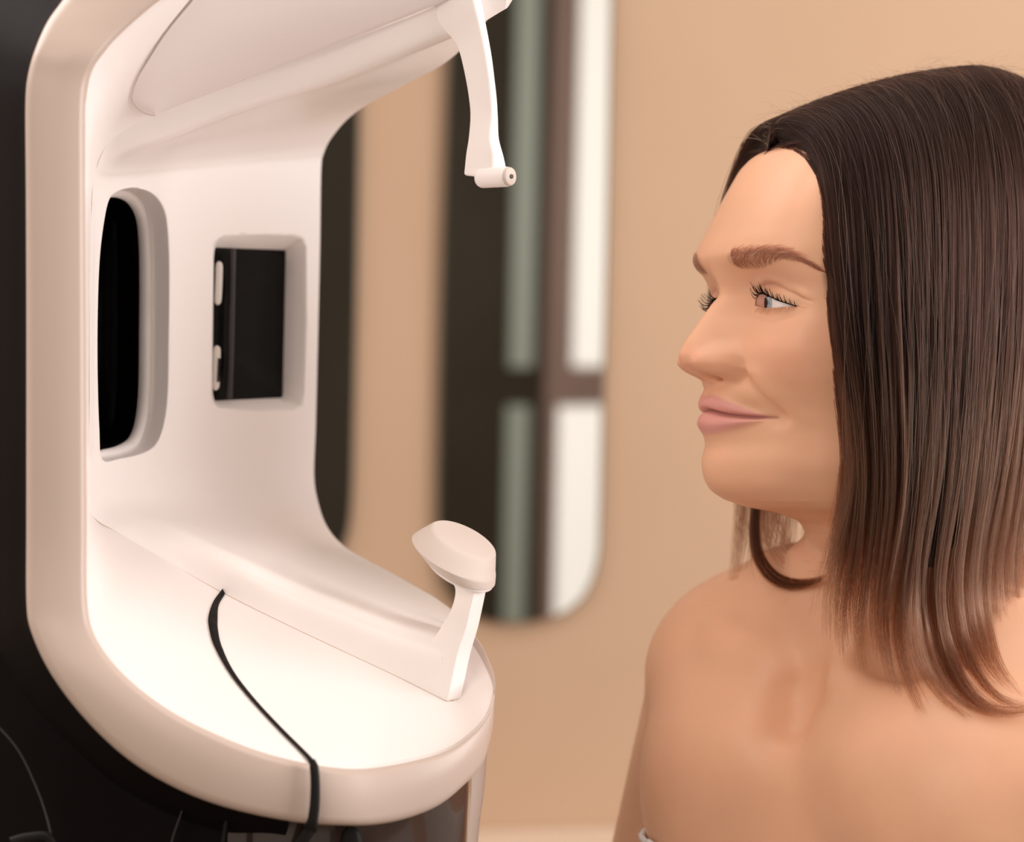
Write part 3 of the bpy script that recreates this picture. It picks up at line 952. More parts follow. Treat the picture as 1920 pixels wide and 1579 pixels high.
# --- head : control net (z level ; front, l=12, 26, 40, 54, side, rear side, rear corner, back)
LV = [
    (100, [(0, 0), (6, 4), (12, 9), (14, 14), (12, 20), (-4, 26), (-30, 28), (-62, 20), (-78, 0)]),
    (92, [(44, 0), (43, 12), (40, 24), (34, 35), (26, 43), (0, 52), (-40, 54), (-76, 34), (-92, 0)]),
    (77, [(65, 0), (63.5, 12), (60, 26), (54, 40), (43, 53), (12, 64), (-40, 68), (-80, 44), (-99, 0)]),
    (62, [(75, 0), (74, 12), (71, 26), (64.5, 40), (51.5, 53.5), (16, 68), (-40, 71), (-82, 48), (-101, 0)]),
    (50, [(82.5, 0), (81.5, 12), (78.3, 26), (71.5, 40), (57, 54), (18, 69), (-40, 73), (-84, 50), (-102, 0)]),
    (38, [(89.5, 0), (88.6, 12), (85.2, 26), (77.5, 40), (60, 54), (19, 69), (-40, 74), (-84, 50), (-102, 0)]),
    (30, [(94.5, 0), (93.4, 12), (89.8, 26), (81.5, 40), (62.5, 54), (20, 69), (-40, 74), (-84, 50), (-102, 0)]),
    (24, [(96.3, 0), (94.8, 12), (91, 26), (83, 40), (64, 54), (20, 69), (-40, 74), (-84, 50), (-102, 0)]),
    (14, [(93.2, 0), (89, 12), (83.2, 26), (78.5, 40), (64.5, 54), (20, 69), (-40, 74), (-84, 50), (-101, 0)]),
    (5, [(90, 0), (84.5, 12), (78.5, 26), (73.5, 40), (63, 54), (20, 69), (-40, 74), (-84, 50), (-100, 0)]),
    (-4, [(90, 0), (84.5, 12), (78.5, 26), (73.5, 40), (62.5, 54), (20, 69), (-40, 73), (-82, 48), (-98, 0)]),
    (-12, [(89, 0), (86.5, 12), (82, 26), (76, 40), (64, 54), (20, 69), (-40, 72), (-80, 46), (-95, 0)]),
    (-24, [(88.5, 0), (87.5, 12), (84.5, 26), (78.5, 40), (64.5, 54), (19, 68.5), (-40, 71), (-78, 44), (-92, 0)]),
    (-36, [(92, 0), (90, 12), (85, 26), (77, 40), (61.5, 54), (18, 67), (-40, 69), (-75, 42), (-88, 0)]),
    (-46, [(98.5, 0), (94.8, 12), (84.5, 26), (73, 40), (56.5, 53), (16, 65), (-40, 66), (-72, 40), (-82, 0)]),
    (-55, [(98.3, 0), (94, 12), (80.5, 26), (68, 40), (52, 52), (15, 63), (-40, 63), (-68, 38), (-76, 0)]),
    (-68, [(97.6, 0), (93.8, 12), (80.5, 26), (65.5, 40), (47, 51.5), (13, 60), (-38, 58), (-64, 36), (-72, 0)]),
    (-80, [(98.2, 0), (95, 12), (82, 26), (65, 40), (45, 50.5), (10, 57), (-36, 53), (-62, 34), (-70, 0)]),
    (-90, [(96.4, 0), (93.2, 12), (80.5, 26), (63, 38), (43, 48), (8, 54), (-36, 50), (-60, 32), (-69, 0)]),
    (-96, [(92.5, 0), (89.2, 12), (77, 25), (60, 36.5), (41, 46), (7, 52), (-36, 49), (-60, 32), (-68, 0)]),
    (-101, [(82.5, 0), (79.6, 11.5), (70, 23.5), (56, 34.5), (38, 44), (5, 50.5), (-37, 48), (-60, 32), (-68, 0)]),
    (-104.5, [(70.5, 0), (68.2, 11), (60.5, 22), (51, 32.5), (35, 42), (3, 49), (-37, 47), (-60, 31), (-68, 0)]),
    (-107, [(54, 0), (52.5, 10.5), (47.5, 20.5), (44, 30), (31, 39), (1, 47.5), (-38, 46), (-61, 30), (-69, 0)]),
    (-109, [(48, 0), (47, 10.5), (43, 20), (36, 29), (26, 37), (-1, 46.5), (-39, 45), (-62, 29), (-70, 0)]),
    (-112, [(38.5, 0), (38, 10.5), (34.5, 20), (29, 28.5), (20, 36.5), (-3, 45.5), (-40, 44), (-63, 28), (-71, 0)]),
    (-118, [(34, 0), (33, 11), (29.5, 21), (23, 30.5), (13, 38.5), (-8, 46), (-42, 44), (-64, 28), (-72, 0)]),
]
zk = np.array([a for a, b in LV], float)[::-1]
net = np.array([b for a, b in LV], float)[::-1]                     # (nz, 9, 2)
uu = np.concatenate([np.linspace(0, 4, 93)[:-1], np.linspace(4, 8, 29)])
zz = np.concatenate([np.linspace(100, 80, 14)[:-1], np.linspace(80, -100, 245)[:-1], np.linspace(-100, -118, 46)])
_sc = np.interp(zk, [30, 50, 62, 77, 100], [1.0, 0.93, 0.88, 0.82, 0.75])
net[:, 5:, 1] *= _sc[:, None]
net[:, 6:, 0] *= np.interp(zk, [30, 50, 77, 100], [0.97, 0.93, 0.88, 0.85])[:, None]
net[zk >= 77, 4] *= np.array([0.95, 0.94])
net[zk >= 62, 5] *= np.array([1.0, 0.96])
lev = pchip(zk, net.reshape(len(zk), -1), zz).reshape(len(zz), 9, 2)
HG = np.zeros((len(zz), len(uu), 2))
for i in range(len(zz)):
    P = lev[i]
    mir = P[1:3] * np.array([1, -1])
    Q = np.concatenate([mir[::-1], P, (P[-3:-1] * np.array([1, -1]))[::-1]])
    HG[i] = cr_interp(Q, uu + 2)
# soften level-to-level kinks
for _ in range(10):
    HG[1:-1] = 0.25 * HG[:-2] + 0.5 * HG[1:-1] + 0.25 * HG[2:]
FG, LG = HG[..., 0].copy(), np.maximum(HG[..., 1], 0)
ZG = np.repeat(zz[:, None], len(uu), 1)


def gauss(x, s):
    return np.exp(-0.5 * (x / s) ** 2)


def sstep(x, a, b):
    t = np.clip((x - a) / (b - a), 0, 1)
    return t * t * (3 - 2 * t)


# mouth and eye outlines, functions of |l|
MW = 29.5
_ml = ([0, 4, 8, 16, 24, 29.5, 34], [-54.0, -54.6, -55.6, -57.2, -58.0, -58.0, -57.6])
_ut = ([0, 2.5, 5, 9, 14, 20, 26, 29.5], [-47.2, -46.6, -46.3, -47.2, -49.6, -53.0, -56.4, -57.9])
_lb = ([0, 6, 12, 18, 24, 29.5], [-67.4, -67.2, -66.0, -63.6, -60.6, -58.1])
mouth_z = lambda l: pchip(*_ml, np.abs(l))
lip_top = lambda l: pchip(*_ut, np.abs(l))
lip_bot = lambda l: pchip(*_lb, np.abs(l))
EU = ([19.0, 19.4, 20.2, 21.6, 24, 28, 32, 36, 40, 43, 45], [-1.4, 2.0, 3.7, 4.4, 4.3, 3.4, 2.2, 0.8, -0.8, -2.0, -2.8])
EL = ([19.0, 20.6, 24, 29, 34, 39, 43, 45], [-1.2, -2.2, -3.0, -3.4, -3.4, -3.2, -2.95, -2.8])
EC = np.array([66.2, 28.0, -0.3])            # eyeball centre (f, l, z)
EA = np.array([13.0, 17.0, 12.6])             # eyeball half-axes
nose_n = ([9, 5, 0, -5, -10, -16, -22, -26, -30, -33.5, -36.5, -38.7, -40.2, -41.5], [0, 0.6, 5.0, 9.4, 14.0, 19.2, 23.6, 25.2, 23.2, 17.6, 11.2, 6.0, 2.6, 0])
nose_w = ([9, 0, -10, -18, -24, -30, -36, -41.5], [7.5, 7.2, 8.8, 10.2, 11.6, 12.2, 11.6, 9.5])


def features(f, l, z):
    l = np.abs(l)
    front = sstep(f, 20, 45)
    o = np.zeros_like(f)
    # nose
    N = pchip(nose_n[0][::-1], nose_n[1][::-1], z.ravel()).reshape(z.shape)
    Wd = pchip(nose_w[0][::-1], nose_w[1][::-1], z.ravel()).reshape(z.shape)
    o += N * np.exp(-(l / (Wd * 1.22)) ** 2.05) * (z < 9)
    # wings of the nose
    al = np.exp(-(((l - 13.2) / 6.6) ** 2 + ((z + 32.2) / np.where(z < -32.2, 6.3, 9.5)) ** 2) ** 1.7)
    o += 7.6 * al
    o -= 1.7 * np.exp(-((np.hypot((l - 13), (z + 33) * 0.92) - 8.4) / 1.7) ** 2) * sstep(l, 15, 20) * sstep(-z, 25, 31)
    o -= 7.5 * gauss(l - 7.2, 2.6) * gauss(z + 37.6, 1.2)              # nostril
    # eye socket, brow ridge
    o += 1.4 * gauss(l - 24, 12) * gauss(z - 22, 5)
    o -= 1.6 * gauss(l - 24, 10) * gauss(z - 11, 4)
    # cheek apple, smile folds
    o += 4.2 * gauss(l - 40, 12) * gauss(z + 26, 12)
    t = np.clip((-33 - z) / 26.0, 0, 1)
    lf = 18.5 + 15.5 * t ** 0.9
    o -= 1.7 * np.exp(-((l - lf) / 2.8) ** 2) * sstep(-z, 29, 36) * (1 - sstep(-z, 54, 64))
    o += 1.5 * np.exp(-((l - lf - 7) / 5.5) ** 2) * sstep(-z, 29, 36) * (1 - sstep(-z, 52, 66))
    o -= 2.6 * np.exp(-(((l - 31.5) / 3.4) ** 2 + ((z + 58.5) / 4.0) ** 2))
    # under-lip groove, chin
    o -= 1.3 * gauss(l, 12) * gauss(z + 72.5, 3.0)
    o += 0.8 * gauss(l, 13) * gauss(z + 85, 7)
    # lips
    mz, tz, bz = mouth_z(l.ravel()).reshape(l.shape), lip_top(l.ravel()).reshape(l.shape), lip_bot(l.ravel()).reshape(l.shape)
    env = np.clip(1 - (l / (MW + 1.5)) ** 2.4, 0, 1)
    tu = (z - mz) / np.maximum(tz - mz, 0.5)
    up = np.where(tu >= 0, np.exp(-((tu - 0.52) / 0.52) ** 2) * 3.0, 0) * env
    tl = (mz - z) / np.maximum(mz - bz, 0.5)
    lw = np.where(tl >= 0, np.exp(-((tl - 0.46) / 0.44) ** 2) * 4.2, 0) * env ** 1.1
    o += np.where(z >= mz, up, lw)
    o -= 4.2 * np.exp(-((z - mz) / 1.05) ** 2) * np.clip(1 - (l / (MW + 1)) ** 8, 0, 1)
    o -= 0.9 * gauss(l, 3) * gauss(z + 43.5, 3.2)                      # philtrum
    f2 = f + o * front
    # lids over the eyeball
    rr2 = 1 - ((l - EC[1]) / (EA[1] + 1.0)) ** 2 - ((z - EC[2]) / (EA[2] + 1.0)) ** 2
    sh = EC[0] + (EA[0] + 1.0) * np.sqrt(np.maximum(rr2, 0))
    wgt = (rr2 > 0) & (f > 40)
    k = 2.2
    h = np.clip(0.5 + 0.5 * (sh - f2) / k, 0, 1)
    sm = f2 + (sh - f2) * h + k * h * (1 - h)
    f3 = np.where(wgt, sm, f2)
    # crease of the upper lid
    cz = np.interp(l, [18, 22, 26, 31, 37, 43, 49, 53], [3.5, 7.2, 8.6, 8.5, 6.7, 3.6, 0.2, -1.6])
    cw = sstep(l, 18, 23) * (1 - sstep(l, 47, 53))
    f3 = f3 - 1.5 * np.exp(-((z - cz) / 0.6) ** 2) * cw + 1.1 * np.exp(-((z - cz - 2.4) / 2.4) ** 2) * cw
    # lower lid fold
    cz2 = np.interp(l, [18, 26, 34, 42, 48], [-7.5, -10.0, -10.6, -9.0, -6.5])
    f3 = f3 - 0.55 * np.exp(-((z - cz2) / 1.2) ** 2) * sstep(l, 18, 24) * (1 - sstep(l, 42, 50)) * (f > 40)
    return f3


FG = features(FG, LG, ZG)
NF = 100                                           # columns usable as a height field over (l, z)


def face_f(l, z):
    l = np.abs(np.atleast_1d(np.asarray(l, float))); z = np.atleast_1d(np.asarray(z, float))
    out = np.zeros(len(l))
    zi = np.clip(np.interp(-z, -zz, np.arange(len(zz))), 0, len(zz) - 1.001)
    for n_, (a, b) in enumerate(zip(l, zi)):
        i = int(b); t = b - i
        out[n_] = np.interp(a, LG[i, :NF], FG[i, :NF]) * (1 - t) + np.interp(a, LG[i + 1, :NF], FG[i + 1, :NF]) * t
    return out


# eye outline polygons in (l, z)
_l = 19.0 + (45 - 19.0) * np.linspace(0, 1, 70) ** 1.3
eye_poly = np.concatenate([np.stack([_l, pchip(*EU, _l)], 1), np.stack([_l, pchip(*EL, _l)], 1)[::-1][1:-1]])
LGs, ZGs, FGs = LG.copy(), ZG.copy(), FG.copy()
cand = np.argwhere((LG > 13) & (LG < 50) & (ZG > -10) & (ZG < 8) & (FG > 30))
sd, near = poly_sd(np.stack([LG[cand[:, 0], cand[:, 1]], ZG[cand[:, 0], cand[:, 1]]], 1), eye_poly)
eye_kill = np.zeros(LG.shape, bool)
eye_snap = np.zeros(LG.shape, bool)
for (i, j), s_, q in zip(cand, sd, near):
    if abs(s_) < 0.55:
        LGs[i, j], ZGs[i, j] = q
        FGs[i, j] = face_f([q[0]], [q[1]])[0]
        eye_snap[i, j] = True
    elif s_ < 0:
        eye_kill[i, j] = True

# --- assemble full ring : near half (l>=0) then far half mirrored
nu = len(uu)
order = list(range(nu)) + list(range(nu - 2, 0, -1))
sgn = np.array([1] * nu + [-1] * (nu - 2))
Fr = FGs[:, order]; Lr = LGs[:, order] * sgn; Zr = ZGs[:, order]
kr = eye_kill[:, order]; sr_ = eye_snap[:, order]
ncol = len(order)
HP = np.stack([Fr, Lr, Zr], -1)                      # head-local
HB = head2body(HP)
# neck rows: from the last head row down to ZCUT, settling on the body field
last = HB[-1]
ctr = np.array([-24.0, 0.0])
dirs = last[:, :2] - ctr
ang = np.linalg.norm(dirs, axis=1)[:, None]
un = dirs / ang


def neck_r(z):
    lo_ = np.full(ncol, 5.0); hi_ = np.full(ncol, 110.0)
    for _ in range(30):
        mid = 0.5 * (lo_ + hi_)
        P = np.concatenate([ctr + un * mid[:, None], np.full((ncol, 1), z)], 1)
        v = body_sdf(P)
        lo_ = np.where(v < 0, mid, lo_); hi_ = np.where(v < 0, hi_, mid)
    return lo_


neck_rows = []
nk = 8
for k_ in range(1, nk + 1):
    z = -118 + (ZCUT - 0.5 + 118) * k_ / nk
    r = neck_r(z)
    w_ = sstep(np.array(k_ / nk), 0.0, 1.0)
    rad = ang[:, 0] * (1 - w_) + r * w_
    neck_rows.append(np.concatenate([ctr + un * rad[:, None], np.full((ncol, 1), z)], 1))
ALLB = np.concatenate([HB, np.stack(neck_rows)])
nrow = ALLB.shape[0]
HFc = []
for i in range(nrow - 1):
    for j in range(ncol):
        j2 = (j + 1) % ncol
        if i < len(zz) - 1:
            q = [(i, j), (i, j2), (i + 1, j2), (i + 1, j)]
            if any(kr[a] for a in q): continue
            if any(sr_[a] for a in q):
                c = np.mean([[abs(Lr[a]), Zr[a]] for a in q], 0)
                if poly_sd(c[None], eye_poly)[0][0] < -0.02: continue
        HFc.append((i * ncol + j, i * ncol + j2, (i + 1) * ncol + j2, (i + 1) * ncol + j))
HFc.append(tuple(range(ncol)))
# lid thickness: a rim from the outline back to the eyeball
RV, RF = [], []
off = nrow * ncol
ep = smooth_poly(eye_poly, 110) if False else eye_poly
ef = face_f(ep[:, 0], ep[:, 1])
n_e = len(ep)
ec2 = ep.mean(0)
for s in (1, -1):
    b0 = off + len(RV)
    for df, sc in ((0.0, 1.0), (-0.5, 0.985), (-1.6, 0.975), (-3.5, 1.05)):
        q = ec2 + (ep - ec2) * np.array([0.5 + 0.5 * sc, sc])
        for k_ in range(n_e):
            RV.append((ef[k_] + df, s * q[k_, 0], q[k_, 1]))
    RF += [tuple(b0 + i for i in f) for f in grid_faces(4, n_e, True)]
RVb = head2body(np.array(RV))
HV = np.concatenate([ALLB.reshape(-1, 3), RVb])
bV = np.concatenate([HV, BV])
bF = HFc + RF + [tuple(int(i) + len(HV) for i in f) for f in BFc]
person = link_mesh('person', body2world(bV), bF, M_WHITE)
tag(person, 'young woman with long brown hair and bare shoulders smiling left toward the analyser', 'person')

# --- skin colour attribute (lips, blush, brow powder, lid rims)
LIP = np.array([0.70, 0.315, 0.29]); SKIN = np.array([0.79, 0.455, 0.29])
colr = np.tile(SKIN, (len(bV), 1))
Lq = np.abs(HP[..., 1]).reshape(-1); Zq = HP[..., 2].reshape(-1); Fq = HP[..., 0].reshape(-1)


def mixc(idx, c, w):
    colr[idx] = colr[idx] * (1 - w[:, None]) + np.array(c) * w[:, None]


ii = np.arange(len(Lq))
fr_ = Fq > 35
mixc(ii, (0.80, 0.40, 0.27), 0.45 * gauss(Lq - 44, 13) * gauss(Zq + 24, 11) * fr_)
mixc(ii, (0.74, 0.36, 0.24), 0.5 * gauss(Lq, 14) * gauss(Zq + 31, 8) * fr_)
mixc(ii, (0.66, 0.34, 0.235), 0.55 * gauss(Lq - 30, 13) * gauss(Zq - 9, 4.5) * fr_)
tz, bz = lip_top(Lq), lip_bot(Lq)
inl = sstep(Zq - bz, -0.8, 2.6) * sstep(tz - Zq, -0.5, 0.7) * (1 - sstep(Lq, MW - 3, MW + 0.6)) * fr_
mixc(ii, LIP, 0.85 * inl)
ml_ = np.exp(-((Zq - mouth_z(Lq)) / 0.7) ** 2) * (1 - sstep(Lq, MW, MW + 1.5)) * fr_
mixc(ii, (0.30, 0.08, 0.07), 0.6 * ml_)
mixc(np.arange(off, off + len(RV)), (0.50, 0.20, 0.16), np.full(len(RV), 0.75))
M_SKIN = mat('skin', (0.745, 0.435, 0.285), 0.42, 0.42, sss=0.35)
_nt = M_SKIN.node_tree
_b = _nt.nodes['Principled BSDF']
_at = _nt.nodes.new('ShaderNodeAttribute'); _at.attribute_name = 'skin_tone'
_tc = _nt.nodes.new('ShaderNodeTexCoord')
_n1 = _nt.nodes.new('ShaderNodeTexNoise'); _n1.inputs['Scale'].default_value = 26; _n1.inputs['Detail'].default_value = 5
_n2 = _nt.nodes.new('ShaderNodeTexNoise'); _n2.inputs['Scale'].default_value = 900; _n2.inputs['Detail'].default_value = 2
for n_ in (_n1, _n2): _nt.links.new(_tc.outputs['Object'], n_.inputs['Vector'])
_hs = _nt.nodes.new('ShaderNodeHueSaturation')
_mr = _nt.nodes.new('ShaderNodeMapRange'); _mr.inputs[1].default_value = 0.3; _mr.inputs[2].default_value = 0.7; _mr.inputs[3].default_value = 0.96; _mr.inputs[4].default_value = 1.04
_nt.links.new(_n1.outputs['Fac'], _mr.inputs[0]); _nt.links.new(_mr.outputs[0], _hs.inputs['Value'])
_nt.links.new(_at.outputs['Color'], _hs.inputs['Color']); _nt.links.new(_hs.outputs[0], _b.inputs['Base Color'])
_bp = _nt.nodes.new('ShaderNodeBump'); _bp.inputs['Strength'].default_value = 0.05; _bp.inputs['Distance'].default_value = 0.0004
_nt.links.new(_n2.outputs['Fac'], _bp.inputs['Height']); _nt.links.new(_bp.outputs[0], _b.inputs['Normal'])
person.data.materials[0] = M_SKIN

# bridge the neck to the body, then store colours by nearest original point
me = person.data
bm = bmesh.new(); bm.from_mesh(me)
P0w = body2world(np.array([[-24.0, 0, ZCUT]]))[0]
bnd = [e for e in bm.edges if e.is_boundary]
upw = np.array(CU)
sel = []
for e in bnd:
    m_ = (np.array(e.verts[0].co) + np.array(e.verts[1].co)) / 2 - P0w
    if abs(m_ @ upw) < 0.010 and np.linalg.norm(m_) < 0.12: sel.append(e)
try:
    bmesh.ops.bridge_loops(bm, edges=sel)
except Exception as ex:
    print('bridge failed', ex)
bmesh.ops.recalc_face_normals(bm, faces=bm.faces)
for f in bm.faces: f.smooth = True
bm.to_mesh(me); bm.free()
src = body2world(bV)
dst = np.zeros(len(me.vertices) * 3); me.vertices.foreach_get('co', dst); dst = dst.reshape(-1, 3)
from mathutils.kdtree import KDTree
kd = KDTree(len(src))
for i, p in enumerate(src): kd.insert(p, i)
kd.balance()
near_i = np.array([kd.find(p)[1] for p in dst])


# a spot on the face under a pixel
pxs, pys, pds = project(head2world(Fr, Lr, Zr).reshape(-1, 3))
vis = (HP[..., 1].reshape(-1) > -3) & (HP[..., 0].reshape(-1) > 25)
vi = np.where(vis)[0]


def face_at(px, py):
    d2 = (pxs[vi] - px) ** 2 + (pys[vi] - py) ** 2
    k_ = np.argpartition(d2, 5)[:5]
    w_ = 1 / (d2[k_] + 0.05)
    q = HP.reshape(-1, 3)[vi[k_]]
    return (q * w_[:, None]).sum(0) / w_.sum()


brow_px = np.array([(1374, 487, 33), (1390, 487, 37), (1412, 485, 38), (1436, 480, 33), (1460, 477, 25), (1484, 481, 16), (1508, 490, 9), (1530, 502, 5.5), (1549, 516, 2.5)], float)
brow_c = np.array([face_at(a, b) for a, b, c in brow_px])
brow_c = np.concatenate([brow_c[:, 1:3], brow_px[:, 2:3] / 3.76], 1)        # l, z, width
bt = cr_interp(brow_c, np.linspace(0, len(brow_c) - 1, 120))
for k_ in np.where((Lq > 5) & (Lq < 66) & (Zq > 5) & (Zq < 36) & fr_)[0]:
    dd = np.hypot(bt[:, 0] - Lq[k_], bt[:, 1] - Zq[k_])
    m_ = dd.argmin()
    w_ = 1 - sstep(dd[m_], bt[m_, 2] * 0.30, bt[m_, 2] * 0.56)
    w_ *= np.interp(m_, [0, 30, 60, 119], [0.30, 0.50, 0.30, 0.05])
    colr[k_] = colr[k_] * (1 - w_) + np.array([0.21, 0.10, 0.07]) * w_
# hair-bearing scalp behind the hairline
hl = np.array([face_at(a_, b_) for a_, b_ in ((1434, 277), (1452, 271), (1474, 268), (1502, 275), (1528, 300), (1545, 350), (1552, 420), (1554, 510))])
hl[0, 1] = 0.0
_o = np.argsort(hl[:, 1])
zh = np.interp(Lq, hl[_o, 1], hl[_o, 2], right=-10.0)
w_ = np.maximum(sstep(Zq - zh, 0.4, 3.0), (Lq > hl[:, 1].max() + 3) * (Zq > -10) * 1.0) * (Zq > 0)
mixc(ii, (0.045, 0.022, 0.016), w_)
ca = me.color_attributes.new('skin_tone', 'FLOAT_COLOR', 'POINT')
ca.data.foreach_set('color', np.concatenate([colr[near_i], np.ones((len(near_i), 1))], 1).astype(np.float32).ravel())

# --- eyes
M_SCL = mat('eye_white', (0.90, 0.86, 0.85), 0.12, 0.5, coat=0.6)
noise_mix(M_SCL, (0.84, 0.74, 0.72), 260, 0.4)
M_IRIS = noise_mix(mat('iris_blue_grey', (0.36, 0.43, 0.48), 0.1, 0.5, coat=1.0), (0.16, 0.21, 0.26), 900, 0.8)
M_PUP = noise_mix(mat('pupil_black', (0.004, 0.004, 0.005), 0.15, 0.15, coat=0.0), (0.006, 0.006, 0.007), 50, 0.5)
M_CAR = noise_mix(mat('caruncle', (0.56, 0.29, 0.21), 0.4, 0.4), (0.46, 0.20, 0.145), 400, 0.5)
gz = math.radians(10)


def sphere_cap(C, R_, gaze, a0, a1, na, n=48):
    g = np.array(gaze, float); g /= np.linalg.norm(g)
    u_ = np.cross(g, [0, 0, 1]); u_ /= np.linalg.norm(u_); v_ = np.cross(g, u_)
    V = []
    ph = np.linspace(0, 2 * np.pi, n, endpoint=False)
    for a_ in np.linspace(a0, a1, na):
        V.append(C + R_ * (math.cos(a_) * g + math.sin(a_) * (np.cos(ph)[:, None] * u_ + np.sin(ph)[:, None] * v_)))
    return np.concatenate(V), grid_faces(na, n, True)


for s in (1, -1):
    C = EC * np.array([1, s, 1])
    g = np.array([math.cos(gz), -math.sin(gz), -0.02])
    # both eyes look the same way, along the gaze g
    V, F = sphere_cap(np.zeros(3), 1.0, g, 0.02, math.pi - 0.02, 48, 64)
    V = C + V * EA
    eye = link_mesh('eye', head2world(V[:, 0], V[:, 1], V[:, 2]), F + [tuple(range(64)), tuple(47 * 64 + i for i in range(64))], M_SCL, person)
    V, F = sphere_cap(np.zeros(3), 1.0, g, math.radians(5), math.radians(25), 10)
    V = C + V * (EA + 0.12) * np.array([1, 0.86, 1])
    link_mesh('iris', head2world(V[:, 0] + 0.12, V[:, 1], V[:, 2]), F, M_IRIS, eye)
    V, F = sphere_cap(np.zeros(3), 1.0, g, 0.001, math.radians(11.5), 8)
    V = C + V * (EA + 0.22) * np.array([1, 0.86, 1])
    link_mesh('pupil', head2world(V[:, 0] + 0.12, V[:, 1], V[:, 2]), F, M_PUP, eye)
    lq = np.linspace(19.05, 26, 16)
    vq = np.linspace(-0.08, 1.08, 10)
    zu_, zl2 = pchip(*EU, lq), pchip(*EL, lq)
    LQ = np.repeat(lq[:, None], 10, 1); ZQ = zl2[:, None] + (zu_ - zl2)[:, None] * vq[None, :]
    fq = face_f(np.clip(lq, 19.6, 60), 0.5 * (zu_ + zl2))[:, None] - 0.9 - 0.12 * (lq - 19.0)[:, None] + 0.5 * np.sin(np.pi * np.clip(vq, 0, 1))[None, :]
    V = np.stack([fq, s * LQ, ZQ], -1).reshape(-1, 3)
    link_mesh('tear_corner', head2world(V[:, 0], V[:, 1], V[:, 2]), grid_faces(16, 10), M_CAR, eye)


# --- hair
def hair_mat(name, root, mid, tip, rough=0.3, rad=0.45, rnd=0.25, ior=1.45):
    m = bpy.data.materials.new(name); m.use_nodes = True
    nt = m.node_tree; nt.nodes.clear()
    out = nt.nodes.new('ShaderNodeOutputMaterial')
    hb = nt.nodes.new('ShaderNodeBsdfHairPrincipled')
    hb.model = 'CHIANG'
    hb.parametrization = 'COLOR'
    hb.inputs['Radial Roughness'].default_value = rad
    hb.inputs['Random Roughness'].default_value = 0.2
    hb.inputs['Roughness'].default_value = rough
    hb.inputs['IOR'].default_value = ior
    hi = nt.nodes.new('ShaderNodeHairInfo')
    rp = nt.nodes.new('ShaderNodeValToRGB')
    e = rp.color_ramp.elements
    e[0].position = 0.0; e[0].color = (*root, 1)
    e[1].position = 1.0; e[1].color = (*tip, 1)
    x = e.new(0.55); x.color = (*mid, 1)
    nt.links.new(hi.outputs['Intercept'], rp.inputs[0])
    hs = nt.nodes.new('ShaderNodeHueSaturation')
    mr = nt.nodes.new('ShaderNodeMapRange'); mr.inputs[3].default_value = 1 - rnd; mr.inputs[4].default_value = 1 + rnd * 1.6
    nt.links.new(hi.outputs['Random'], mr.inputs[0]); nt.links.new(mr.outputs[0], hs.inputs['Value'])
    nt.links.new(rp.outputs[0], hs.inputs['Color']); nt.links.new(hs.outputs[0], hb.inputs['Color'])
    nt.links.new(hb.outputs[0], out.inputs[0])
    return m


def hair_object(name, strands, radii, m, parent):
    hc = bpy.data.hair_curves.new(name)
    hc.add_curves([len(s) for s in strands])
    off_ = np.zeros(3); p_ = parent
    while p_ is not None:
        off_ += np.array(p_.location); p_ = p_.parent
    P = (np.concatenate(strands) - off_).astype(np.float32)
    hc.attributes['position'].data.foreach_set('vector', P.ravel())
    ra = hc.attributes.get('radius') or hc.attributes.new('radius', 'FLOAT', 'POINT')
    ra.data.foreach_set('value', np.concatenate(radii).astype(np.float32))
    hc.materials.append(m)
    o = bpy.data.objects.new(name, hc)
    COL.objects.link(o)
    o.parent = parent
    return o


